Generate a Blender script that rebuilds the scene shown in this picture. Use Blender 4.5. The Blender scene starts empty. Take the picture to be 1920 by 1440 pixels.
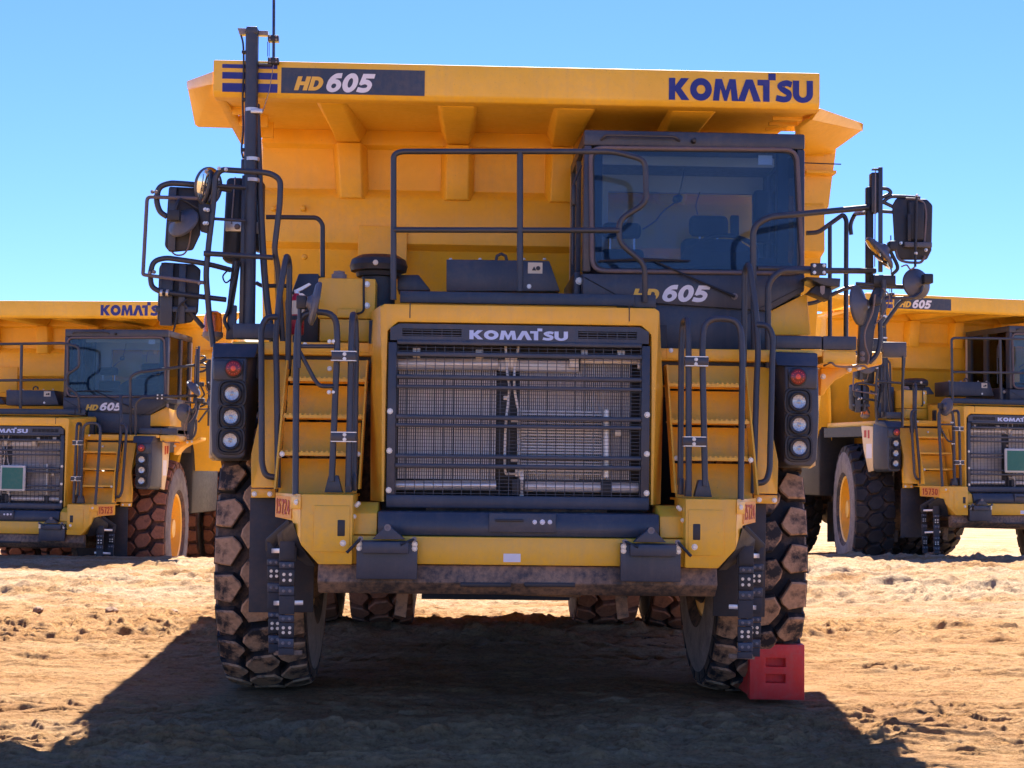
import bpy, bmesh, math, random
import numpy as np
from mathutils import Vector, Matrix
random.seed(7)
R = math.radians
sc = bpy.context.scene
COL = sc.collection

# ------------------------------------------------------------------ camera
HC, FPX, PITCH, ROLL = 1.67, 2855.0, math.atan(152/2855), R(.7264)
cam_d = bpy.data.cameras.new('camera'); cam = bpy.data.objects.new('camera', cam_d); COL.objects.link(cam)
cam_d.sensor_width = 36.0; cam_d.lens = FPX/1920*36.0; cam_d.clip_start = .1; cam_d.clip_end = 6000
FW = Vector((0, math.cos(PITCH), math.sin(PITCH))); U0 = Vector((0, -math.sin(PITCH), math.cos(PITCH))); R0 = Vector((1, 0, 0))
RT = R0*math.cos(ROLL)+U0*math.sin(ROLL); UP = -R0*math.sin(ROLL)+U0*math.cos(ROLL)
cam.matrix_world = Matrix(((RT.x, UP.x, -FW.x, 0), (RT.y, UP.y, -FW.y, 0), (RT.z, UP.z, -FW.z, HC), (0, 0, 0, 1)))
sc.camera = cam

# ------------------------------------------------------------------ sky, sun, exposure
SUN_EL, SUN_AZ = R(52), R(7)          # azimuth from +Y towards +X
w = bpy.data.worlds.new('World'); sc.world = w; w.use_nodes = True
nt = w.node_tree; nt.nodes.clear()
sky = nt.nodes.new('ShaderNodeTexSky'); sky.sky_type = 'NISHITA'; sky.sun_disc = False
sky.sun_elevation = SUN_EL; sky.sun_rotation = SUN_AZ
sky.altitude = 300; sky.air_density = 1.0; sky.dust_density = 0.0; sky.ozone_density = 3.0
hs = nt.nodes.new('ShaderNodeMix'); hs.data_type = 'RGBA'; hs.blend_type = 'MULTIPLY'; hs.inputs[0].default_value = 1; hs.inputs[7].default_value = (.40, .56, 1, 1)   # deep dry-air blue, the same all round
bg = nt.nodes.new('ShaderNodeBackground'); bg.inputs['Strength'].default_value = .038
wo = nt.nodes.new('ShaderNodeOutputWorld')
nt.links.new(sky.outputs[0], hs.inputs[6]); nt.links.new(hs.outputs[2], bg.inputs[0]); nt.links.new(bg.outputs[0], wo.inputs[0])
sun_d = bpy.data.lights.new('sun', 'SUN'); sun_d.energy = 3.2; sun_d.angle = R(.5); sun_d.color = (1, .93, .82)
sun = bpy.data.objects.new('sun', sun_d); COL.objects.link(sun)
sdir = Vector((math.sin(SUN_AZ)*math.cos(SUN_EL), math.cos(SUN_AZ)*math.cos(SUN_EL), math.sin(SUN_EL)))
sun.rotation_euler = sdir.to_track_quat('Z', 'Y').to_euler()
sun.location = (0, 0, 30)
vs = sc.view_settings; vs.view_transform = 'Standard'; vs.look = 'None'; vs.gamma = 1; vs.exposure = 2.7; vs.use_curve_mapping = False

# ------------------------------------------------------------------ materials
def mat_base(name):
    m = bpy.data.materials.new(name); m.use_nodes = True
    n = m.node_tree; b = n.nodes['Principled BSDF']
    return m, n, b
def noise(n, scale, detail=4, rough=.55, coord=None, stretch=None, w=None):
    t = n.nodes.new('ShaderNodeTexNoise'); t.inputs['Scale'].default_value = scale; t.inputs['Detail'].default_value = detail
    t.inputs['Roughness'].default_value = rough
    if coord is None:
        tc = n.nodes.new('ShaderNodeTexCoord'); coord = tc.outputs['Object']
    if stretch:
        mp = n.nodes.new('ShaderNodeMapping'); mp.inputs['Scale'].default_value = stretch
        n.links.new(coord, mp.inputs[0]); coord = mp.outputs[0]
    n.links.new(coord, t.inputs['Vector'])
    return t
def ramp(n, fac, stops):
    r = n.nodes.new('ShaderNodeValToRGB')
    while len(r.color_ramp.elements) < len(stops): r.color_ramp.elements.new(.5)
    for e, (p, c) in zip(r.color_ramp.elements, stops):
        e.position = p; e.color = (*c, 1) if len(c) == 3 else c
    n.links.new(fac, r.inputs[0]); return r
def mix(n, fac, a, b):
    x = n.nodes.new('ShaderNodeMix'); x.data_type = 'RGBA'
    for k, v in ((0, fac), (6, a), (7, b)):
        if hasattr(v, 'is_linked'): n.links.new(v, x.inputs[k])
        elif k == 0: x.inputs[0].default_value = v
        else: x.inputs[k].default_value = (*v, 1)
    return x.outputs[2]
def bump(n, b, h, strength, dist):
    x = n.nodes.new('ShaderNodeBump'); x.inputs['Strength'].default_value = strength; x.inputs['Distance'].default_value = dist
    n.links.new(h, x.inputs['Height']); n.links.new(x.outputs[0], b.inputs['Normal'])
def paint(name, col, rough=.4, dust=(.45, .33, .22), dust_amt=.25, var=.12, metal=0, spec=.5, fine=.0, dlo=.22, dhi=.5, streak=.0):
    m, n, b = mat_base(name)
    t = noise(n, 1.7, 6, .62); t2 = noise(n, 23, 4, .7)
    c0 = tuple(x*(1-var) for x in col); c1 = tuple(min(1, x*(1+var*.6)) for x in col)
    r1 = ramp(n, t.outputs[0], [(.3, c0), (.7, c1)])
    mul = n.nodes.new('ShaderNodeMath'); mul.operation = 'MULTIPLY'
    n.links.new(t.outputs[0], mul.inputs[0]); n.links.new(t2.outputs[0], mul.inputs[1])
    fr = ramp(n, mul.outputs[0], [(dlo, (0, 0, 0)), (dhi, (dust_amt,)*3)])
    colr = mix(n, fr.outputs[0], r1.outputs[0], dust)
    if streak:
        ts = noise(n, 16, 4, .6, None, (1, 1, .07)); rs = ramp(n, ts.outputs[0], [(.50, (0, 0, 0)), (.72, (streak,)*3)])
        colr = mix(n, rs.outputs[0], colr, tuple(x*.6+y*.35 for x, y in zip(col, dust)))
        tv = noise(n, 85, 2, .5); rv = ramp(n, tv.outputs[0], [(.70, (0, 0, 0)), (.74, (.5,)*3)])
        colr = mix(n, rv.outputs[0], colr, tuple(x*.45 for x in col))
    n.links.new(colr, b.inputs['Base Color'])
    rr = ramp(n, t2.outputs[0], [(.3, (rough*.8,)*3), (.7, (min(1, rough*1.25),)*3)])
    n.links.new(rr.outputs[0], b.inputs['Roughness'])
    b.inputs['Metallic'].default_value = metal; b.inputs['Specular IOR Level'].default_value = spec
    t3 = noise(n, 60, 3, .6); bump(n, b, t3.outputs[0], .06, .004)
    return m
M = {}
M['yellow'] = paint('yellow_paint', (.95, .50, .032), .36, dust_amt=.30, var=.12, streak=.40)
M['body_yellow'] = paint('body_paint', (.94, .53, .034), .42, dust_amt=.26, var=.14, streak=.30)
M['dark'] = paint('charcoal_paint', (.034, .048, .074), .42, dust=(.20, .16, .13), dust_amt=.32, var=.2, streak=.35)
M['tube'] = paint('rail_paint', (.036, .043, .058), .38, dust=(.16, .12, .10), dust_amt=.25, var=.2)
M['black'] = paint('black_plastic', (.016, .020, .026), .5, dust=(.14, .11, .09), dust_amt=.25, var=.2)
M['rubber'] = paint('rubber_sheet', (.036, .040, .047), .7, dust=(.20, .14, .10), dust_amt=.4, var=.2)
M['muddy'] = paint('muddy_steel', (.055, .05, .048), .7, dust=(.36, .23, .14), dust_amt=.85, var=.2, dlo=.16, dhi=.34)
M['steel'] = paint('bright_steel', (.80, .79, .77), .34, dust_amt=.12, metal=.5)
M['alloy'] = paint('cast_aluminium', (.85, .80, .74), .40, dust_amt=.2, metal=.3)
M['zinc'] = paint('zinc_bolt', (.7, .68, .62), .35, dust_amt=.1, metal=.6)
M['fin'] = paint('radiator_fin', (.80, .77, .75), .45, dust=(.3, .25, .2), dust_amt=.4)
M['blue'] = paint('blue_vinyl', (.018, .022, .20), .35, dust_amt=.08)
M['white'] = paint('white_vinyl', (.78, .78, .80), .4, dust_amt=.1)
M['badge'] = paint('badge_blue_grey', (.50, .62, .86), .4, dust_amt=.06)
M['amberltr'] = paint('yellow_vinyl', (.85, .50, .05), .4, dust_amt=.08)
M['redltr'] = paint('red_print', (.45, .03, .01), .5, dust_amt=.1)
M['numplate'] = paint('orange_yellow_print', (.85, .36, .06), .5, dust_amt=.1)
M['redplastic'] = paint('red_plastic', (.78, .030, .020), .55, dust=(.45, .25, .18), dust_amt=.45, streak=.3)
M['extred'] = paint('extinguisher_red', (.42, .010, .035), .3, dust_amt=.1)
M['cream'] = paint('cream_label', (.75, .66, .48), .5, dust_amt=.2)
M['seat'] = paint('seat_cloth', (.018, .024, .036), .85, dust_amt=.1)
M['trim'] = paint('cab_lining', (.52, .50, .48), .8, dust_amt=.1)
M['gasket'] = paint('window_gasket', (.13, .105, .11), .6, dust=(.3, .22, .2), dust_amt=.4)
M['hose'] = paint('grey_hose', (.22, .20, .20), .6, dust_amt=.3)
M['brownwire'] = paint('dusty_wire', (.20, .14, .11), .6, dust_amt=.4)
M['rod'] = paint('antenna_rod', (.012, .02, .05), .4)
M['palegold'] = paint('pale_gold_panel', (.80, .62, .34), .45, dust_amt=.2)
M['green'] = paint('green_panel', (.012, .16, .12), .5, dust_amt=.15)
M['palegrey'] = paint('pale_grey_frame', (.55, .57, .53), .5, dust_amt=.2)
M['mirrorback'] = paint('mirror_shell', (.075, .085, .105), .42, dust=(.25, .18, .16), dust_amt=.3)
M['rock'] = paint('brown_clod', (.22, .12, .07), .95, dust_amt=.5)

def tyre_mat(name, dirt, rub, lo, hi):
    m, n, b = mat_base(name)
    t = noise(n, 5.5, 7, .68)
    oi = n.nodes.new('ShaderNodeObjectInfo')
    ad = n.nodes.new('ShaderNodeMath'); ad.operation = 'MULTIPLY_ADD'
    n.links.new(oi.outputs['Random'], ad.inputs[0]); ad.inputs[1].default_value = .14; n.links.new(t.outputs[0], ad.inputs[2])
    f = ramp(n, ad.outputs[0], [(lo, (0, 0, 0)), (hi, (1, 1, 1))])
    t2 = noise(n, 30, 4, .6)
    d = ramp(n, t2.outputs[0], [(.25, tuple(x*.65 for x in dirt)), (.75, tuple(x*1.15 for x in dirt))])
    n.links.new(mix(n, f.outputs[0], rub, d.outputs[0]), b.inputs['Base Color'])
    b.inputs['Roughness'].default_value = .78
    bump(n, b, t2.outputs[0], .35, .01)
    return m
M['lugtop'] = tyre_mat('lug_top_dirt', (.50, .30, .165), (.024, .023, .024), .47, .60)
M['tyre'] = tyre_mat('tyre_rubber', (.20, .12, .075), (.016, .017, .020), .55, .78)
M['lugred'] = tyre_mat('lug_red_mud', (.36, .14, .07), (.06, .028, .018), .25, .50)
M['tyrered'] = tyre_mat('tyre_red_mud', (.24, .10, .055), (.022, .018, .017), .40, .72)
M['lugblack'] = tyre_mat('lug_clean_black', (.04, .036, .035), (.013, .013, .015), .50, .80)
M['lugrear'] = tyre_mat('lug_rear_mud', (.34, .16, .09), (.05, .03, .025), .30, .52)
M['sidewall'] = tyre_mat('dusty_sidewall', (.26, .23, .21), (.10, .09, .09), .30, .65)

def glass_mat(name, tint, gloss=.01, film=1):
    m = bpy.data.materials.new(name); m.use_nodes = True; n = m.node_tree; n.nodes.clear()
    o = n.nodes.new('ShaderNodeOutputMaterial'); t = n.nodes.new('ShaderNodeBsdfTransparent'); t.inputs[0].default_value = (*tint, 1)
    g = n.nodes.new('ShaderNodeBsdfGlossy'); g.inputs['Roughness'].default_value = .02
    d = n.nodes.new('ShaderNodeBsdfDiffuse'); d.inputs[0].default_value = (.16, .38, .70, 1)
    fr = n.nodes.new('ShaderNodeFresnel'); fr.inputs[0].default_value = 1.3
    ad = n.nodes.new('ShaderNodeMath'); ad.operation = 'ADD'; ad.inputs[1].default_value = gloss; n.links.new(fr.outputs[0], ad.inputs[0])
    m1 = n.nodes.new('ShaderNodeMixShader'); n.links.new(ad.outputs[0], m1.inputs[0]); n.links.new(t.outputs[0], m1.inputs[1]); n.links.new(g.outputs[0], m1.inputs[2])
    tx = noise(n, 3, 5); rp = ramp(n, tx.outputs[0], [(.3, (.025*film,)*3), (.75, (.06*film,)*3)])   # patchy film, coloured blue to paint in reflected sky and haze
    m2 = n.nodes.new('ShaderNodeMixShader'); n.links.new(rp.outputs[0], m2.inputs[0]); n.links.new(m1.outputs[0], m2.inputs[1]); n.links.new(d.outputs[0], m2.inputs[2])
    n.links.new(m2.outputs[0], o.inputs[0]); return m
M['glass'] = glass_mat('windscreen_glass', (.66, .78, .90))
M['clear'] = glass_mat('clear_glass', (.90, .94, .96), .0, 0)
def lens_mat(name, col, rough, trans, emit=None):
    m, n, b = mat_base(name); b.inputs['Base Color'].default_value = (*col, 1); b.inputs['Roughness'].default_value = rough
    b.inputs['Transmission Weight'].default_value = trans
    return m
M['lens'] = lens_mat('clear_lens', (.95, .96, 1), .03, 1)
M['reflector'] = paint('lamp_reflector', (.42, .42, .40), .4, dust_amt=.05, metal=.6)
M['chrome'] = paint('lamp_chrome', (.34, .34, .33), .3, dust_amt=.05, metal=1)
M['redlens'] = lens_mat('red_lens', (.20, .010, .008), .15, .0)
M['reddot'] = lens_mat('bright_red_dot', (.85, .10, .05), .25, .0)
M['amber'] = lens_mat('amber_lens', (.85, .25, .02), .12, .35)
def mirror_mat():
    m, n, b = mat_base('mirror_glass'); b.inputs['Base Color'].default_value = (.8, .82, .84, 1); b.inputs['Metallic'].default_value = 1; b.inputs['Roughness'].default_value = .03; return m
M['mirror'] = mirror_mat()

# ------------------------------------------------------------------ mesh builder
class MB:
    def __init__(s): s.v = []; s.f = []; s.mi = []
    def add(s, vs, fs, mi=0):
        o = len(s.v); s.v += [tuple(p) for p in vs]; s.f += [tuple(i+o for i in f) for f in fs]; s.mi += [mi]*len(fs); return s
    def box(s, x0, x1, y0, y1, z0, z1, mi=0):
        x0, x1 = min(x0, x1), max(x0, x1); y0, y1 = min(y0, y1), max(y0, y1); z0, z1 = min(z0, z1), max(z0, z1)
        return s.add([(x0,y0,z0),(x1,y0,z0),(x1,y1,z0),(x0,y1,z0),(x0,y0,z1),(x1,y0,z1),(x1,y1,z1),(x0,y1,z1)],
              [(0,3,2,1),(4,5,6,7),(0,1,5,4),(1,2,6,5),(2,3,7,6),(3,0,4,7)], mi)
    def loft(s, A, B, mi=0):        # two matching rings of points -> closed solid
        n = len(A)
        return s.add(list(A)+list(B), [tuple(range(n-1, -1, -1)), tuple(range(n, 2*n))]+[(i, (i+1) % n, n+(i+1) % n, n+i) for i in range(n)], mi)
    def plate(s, pts, d, mi=0):     # polygon extruded by the vector d
        d = Vector(d); return s.loft([Vector(p) for p in pts], [Vector(p)+d for p in pts], mi)
    def tube(s, pts, r, n=8, mi=0, closed=False):
        P = [Vector(p) for p in pts]; rings = []; prev = None
        m = len(P)
        for i, p in enumerate(P):
            if closed: t = (P[(i+1) % m]-P[i-1])
            else: t = P[min(i+1, m-1)]-P[max(i-1, 0)]
            if t.length < 1e-9: t = Vector((0, 0, 1))
            t.normalize()
            if prev is None:
                a = Vector((0, 0, 1)) if abs(t.z) < .9 else Vector((0, 1, 0)); u = t.cross(a).normalized()
            else:
                u = (prev-t*prev.dot(t)); u = u.normalized() if u.length > 1e-6 else prev
            prev = u; v = t.cross(u); rr = r[i] if isinstance(r, (list, tuple)) else r
            rings.append([p+u*math.cos(2*math.pi*k/n)*rr+v*math.sin(2*math.pi*k/n)*rr for k in range(n)])
        vs = [q for g in rings for q in g]; fs = []
        for i in range(m if closed else m-1):
            j = (i+1) % m
            for k in range(n): fs.append((i*n+k, i*n+(k+1) % n, j*n+(k+1) % n, j*n+k))
        if not closed: fs += [tuple(range(n-1, -1, -1)), tuple((m-1)*n+k for k in range(n))]
        return s.add(vs, fs, mi)
    def cyl(s, a, b, r0, r1=None, n=16, mi=0): return s.tube([a, b], [r0, r0 if r1 is None else r1], n, mi)
    def lathe(s, c, axis, prof, n=24, mi=0):   # prof: list of (distance along axis, radius)
        c = Vector(c); t = Vector(axis).normalized(); a = Vector((0, 0, 1)) if abs(t.z) < .9 else Vector((0, 1, 0)); u = t.cross(a).normalized(); v = t.cross(u)
        vs = []; fs = []
        for h, r in prof:
            for k in range(n): vs.append(c+t*h+(u*math.cos(2*math.pi*k/n)+v*math.sin(2*math.pi*k/n))*max(r, 1e-4))
        for i in range(len(prof)-1):
            for k in range(n): fs.append((i*n+k, i*n+(k+1) % n, (i+1)*n+(k+1) % n, (i+1)*n+k))
        fs += [tuple(range(n-1, -1, -1)), tuple((len(prof)-1)*n+k for k in range(n))]
        return s.add(vs, fs, mi)
    def build(s, name, mat, parent=None, bevel=0, seg=2, ang=35, kind=None, label=None):
        me = bpy.data.meshes.new(name); me.from_pydata(s.v, [], s.f)
        for m in (mat if isinstance(mat, (list, tuple)) else [mat]): me.materials.append(m)
        me.polygons.foreach_set('material_index', s.mi)
        bm = bmesh.new(); bm.from_mesh(me)
        bmesh.ops.recalc_face_normals(bm, faces=bm.faces)
        if bevel:
            es = [e for e in bm.edges if len(e.link_faces) == 2 and e.calc_face_angle(0) > R(30)]
            bmesh.ops.bevel(bm, geom=es, offset=bevel, segments=seg, profile=.5, affect='EDGES', clamp_overlap=True)
        bm.to_mesh(me); bm.free()
        me.polygons.foreach_set('use_smooth', [True]*len(me.polygons)); me.set_sharp_from_angle(angle=R(ang))
        o = bpy.data.objects.new(name, me); COL.objects.link(o)
        if parent: o.parent = parent
        if kind: o['kind'] = kind
        if label: o['label'] = label
        return o
def fillet(pts, rad=.06, seg=5, closed=False):
    P = [Vector(p) for p in pts]; out = []; m = len(P)
    for i in range(m):
        if not closed and i in (0, m-1): out.append(P[i]); continue
        a, b, c = P[i-1], P[i], P[(i+1) % m]
        la, lc = (a-b).length, (c-b).length
        d = min(rad, la*.48, lc*.48); p0 = b+(a-b).normalized()*d; p1 = b+(c-b).normalized()*d
        for k in range(seg+1):
            t = k/seg; out.append(p0*(1-t)**2+b*2*t*(1-t)+p1*t*t)
    return out
def pipe(name, parent, pts, r=.02, mat=None, rad=.07, n=10, seg=5):
    return MB().tube(fillet(pts, rad, seg), r, n).build(name, mat or M['tube'], parent, ang=50)
def smooth_curve(pts, k=8):
    P = [Vector(p) for p in pts]; P = [P[0]*2-P[1]]+P+[P[-1]*2-P[-2]]; out = []
    for i in range(1, len(P)-2):
        for j in range(k):
            t = j/k; a, b, c, d = P[i-1], P[i], P[i+1], P[i+2]
            out.append(.5*((2*b)+(c-a)*t+(2*a-5*b+4*c-d)*t*t+(3*b-a-3*c+d)*t**3))
    out.append(P[-2]); return out
def empty(name, loc=(0, 0, 0), rz=0):
    o = bpy.data.objects.new(name, None); COL.objects.link(o); o.location = loc; o.rotation_euler = (0, 0, rz); o.empty_display_size = .2; return o
def tag(o, label=None, cat=None, group=None, kind=None):
    if label: o['label'] = label
    if cat: o['category'] = cat
    if group: o['group'] = group
    if kind: o['kind'] = kind
    return o

# ------------------------------------------------------------------ survey: photo measurement -> truck coordinates on a plane of known depth
TX, TY, TYAW = -.0128, 11.6, R(2.065)
CY, SY = math.cos(TYAW), math.sin(TYAW)
def g(px, py, y):
    r = FW*FPX+RT*(px-960)+UP*(720-py)
    cx, cy = -TX, -TY
    num = y-(cx*(-SY)+cy*CY); t = num/(r.x*(-SY)+r.y*CY)
    wx, wy, wz = cx+t*r.x, cy+t*r.y, HC+t*r.z
    return Vector((wx*CY+wy*SY, y, wz))
def gx(px, y, py=872): return g(px, py, y).x
def gz(py, y, px=960): return g(px, py, y).z
def mir(pts): return [Vector((-p[0], p[1], p[2])) for p in pts]

# ------------------------------------------------------------------ lettering
def ell(cx, cy, rx, ry, n=28, a0=0, a1=360): return [(cx+rx*math.cos(R(a0+(a1-a0)*k/n)), cy+ry*math.sin(R(a0+(a1-a0)*k/n))) for k in range(n if abs(a1-a0) == 360 else n+1)]
def stroke(path, wd, sm=True):
    P = [Vector((a, b, 0)) for a, b in path]; P = smooth_curve(P, 6) if sm else P
    l, r = [], []
    for i, p in enumerate(P):
        if i == 0: t = P[1]-P[0]
        elif i == len(P)-1: t = P[-1]-P[-2]
        else:
            t = (P[i+1]-p).normalized()+(p-P[i-1]).normalized()
        t.normalize(); nn = Vector((-t.y, t.x, 0)); k = 1.0
        if 0 < i < len(P)-1:
            c = max(.5, abs(nn.dot(Vector((-(P[i+1]-p).normalized().y, (P[i+1]-p).normalized().x, 0))))); k = 1/c
        l.append(tuple((p+nn*wd/2*k)[:2])); r.append(tuple((p-nn*wd/2*k)[:2]))
    return l+r[::-1]
HEAVY = {   # letter: (advance, [[outline, hole, ...], ...])
 'K': (1.06, [[[(0,0),(0,1),(.31,1),(.31,.64),(.60,1),(.99,1),(.60,.53),(1.02,0),(.63,0),(.31,.42),(.31,0)]]]),
 'O': (1.12, [[ell(.53,.5,.54,.52), ell(.53,.5,.22,.21)]]),
 'M': (1.30, [[[(0,0),(.13,1),(.45,1),(.635,.46),(.82,1),(1.13,1),(1.26,0),(.95,0),(.885,.58),(.70,0),(.56,0),(.375,.58),(.31,0)]]]),
 'A': (1.02, [[[(-.06,0),(.34,1),(.68,1),(1.08,0),(.73,0),(.51,.60),(.29,0)]]]),
 'T': (.80, [[[(.18,0),(.18,.74),(-.10,.74),(-.10,1),(.50,1),(.50,0)]], [[(.44,.99),(.44,1.30),(.80,1.30),(.80,.99)]]]),
 'S': (.86, [[stroke([(.80,.80),(.52,.87),(.22,.74),(.40,.55),(.66,.40),(.62,.18),(.38,.12),(.03,.19)], .27)]]),
 'U': (1.05, [[[(0,1),(0,.38)]+ell(.5,.38,.5,.40,14,180,360)+[(1,1),(.69,1),(.69,.40)]+ell(.5,.40,.19,.18,8,360,180)+[(.31,1)]]]),
 'H': (.98, [[[(0,0),(0,1),(.31,1),(.31,.63),(.60,.63),(.60,1),(.91,1),(.91,0),(.60,0),(.60,.37),(.31,.37),(.31,0)]]]),
 'D': (.95, [[[(0,0),(0,1),(.40,1)]+ell(.40,.5,.50,.5,14,90,-90)+[(.40,0)], [(.29,.25),(.29,.75),(.40,.75)]+ell(.40,.5,.20,.25,8,90,-90)]]),
 '6': (.90, [[ell(.42,.33,.42,.35), ell(.42,.32,.14,.13)], [stroke([(.13,.33),(.18,.62),(.40,.84),(.74,.88)], .27)]]),
 '0': (.92, [[ell(.43,.5,.44,.52), ell(.43,.5,.14,.26)]]),
 '5': (.90, [[[(.12,1),(.04,.42),(.28,.42),(.36,.76),(.82,.76),(.82,1)]], [stroke([(.10,.49),(.40,.57),(.66,.42),(.60,.18),(.34,.11),(0,.16)], .25)]]),
}
def cond(strokes, wd=.17): return [[stroke(s, wd, False)] for s in strokes]
COND = {'1': (.42, cond([[(.05,.80),(.22,.92),(.22,0)]])),
 '5': (.60, cond([[(.48,.92),(.12,.92),(.12,.56),(.36,.60),(.46,.50),(.46,.16),(.36,.08),(.06,.08)]])),
 '7': (.58, cond([[(.04,.92),(.47,.92),(.24,0)]])),
 '2': (.60, cond([[(.09,.74),(.12,.88),(.28,.93),(.44,.86),(.45,.66),(.10,.08),(.50,.08)]])),
 '4': (.62, cond([[(.36,0),(.36,.92)],[(.36,.95),(.08,.30),(.56,.30)]])),
 '3': (.60, cond([[(.06,.92),(.44,.92),(.24,.56),(.46,.40),(.46,.20),(.34,.08),(.06,.08)]])),
 '0': (.60, cond([[(.28,.92),(.42,.86),(.46,.70),(.46,.30),(.42,.14),(.28,.08),(.14,.14),(.10,.30),(.10,.70),(.14,.86),(.28,.92)]]))}
def fill(polys, depth):
    cu = bpy.data.curves.new('tmp', 'CURVE'); cu.dimensions = '2D'; cu.fill_mode = 'BOTH'; cu.extrude = depth/2
    for p in polys:
        sp = cu.splines.new('POLY'); sp.points.add(len(p)-1); sp.use_cyclic_u = True
        for q, (a, b) in zip(sp.points, p): q.co = (a, b, 0, 1)
    o = bpy.data.objects.new('tmp', cu); me = bpy.data.meshes.new_from_object(o)
    V = [tuple(v.co) for v in me.vertices]; F = [tuple(f.vertices) for f in me.polygons]
    bpy.data.objects.remove(o); bpy.data.meshes.remove(me); bpy.data.curves.remove(cu); return V, F
def letters(name, text, font, o, ux, uz, mat, parent, shear=0, depth=.003, widths=None, track=0.0):
    """text from origin o, ux = vector along the whole text, uz = vector of the letter height"""
    o, ux, uz = Vector(o), Vector(ux), Vector(uz); nrm = ux.cross(uz).normalized()
    adv = sum(font[c][0]+track for c in text)-track; k = ux/adv; mb = MB(); x = 0; j = 0
    for c in text:
        for polys in font[c][1]:
            j += 1; V, F = fill(polys, 1.0)
            vs = [o+k*(x+a+b*shear)+uz*b+nrm*(depth*(.5+zz)+.0002*(j % 3)) for a, b, zz in V]
            mb.add(vs, F)
        x += font[c][0]+track
    return mb.build(name, mat, parent, ang=30)

# ================================================================== THE TRUCK
def bolts(name, parent, pts, r=.014, h=.012, mat=None, d=(0, -1, 0)):
    d = Vector(d)
    for p in pts: MB().lathe(p, d, [(0, r*1.25), (h*.35, r*1.25), (h*.35, r), (h, r*.8)], 8).build(name, mat or M['zinc'], parent)

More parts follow.
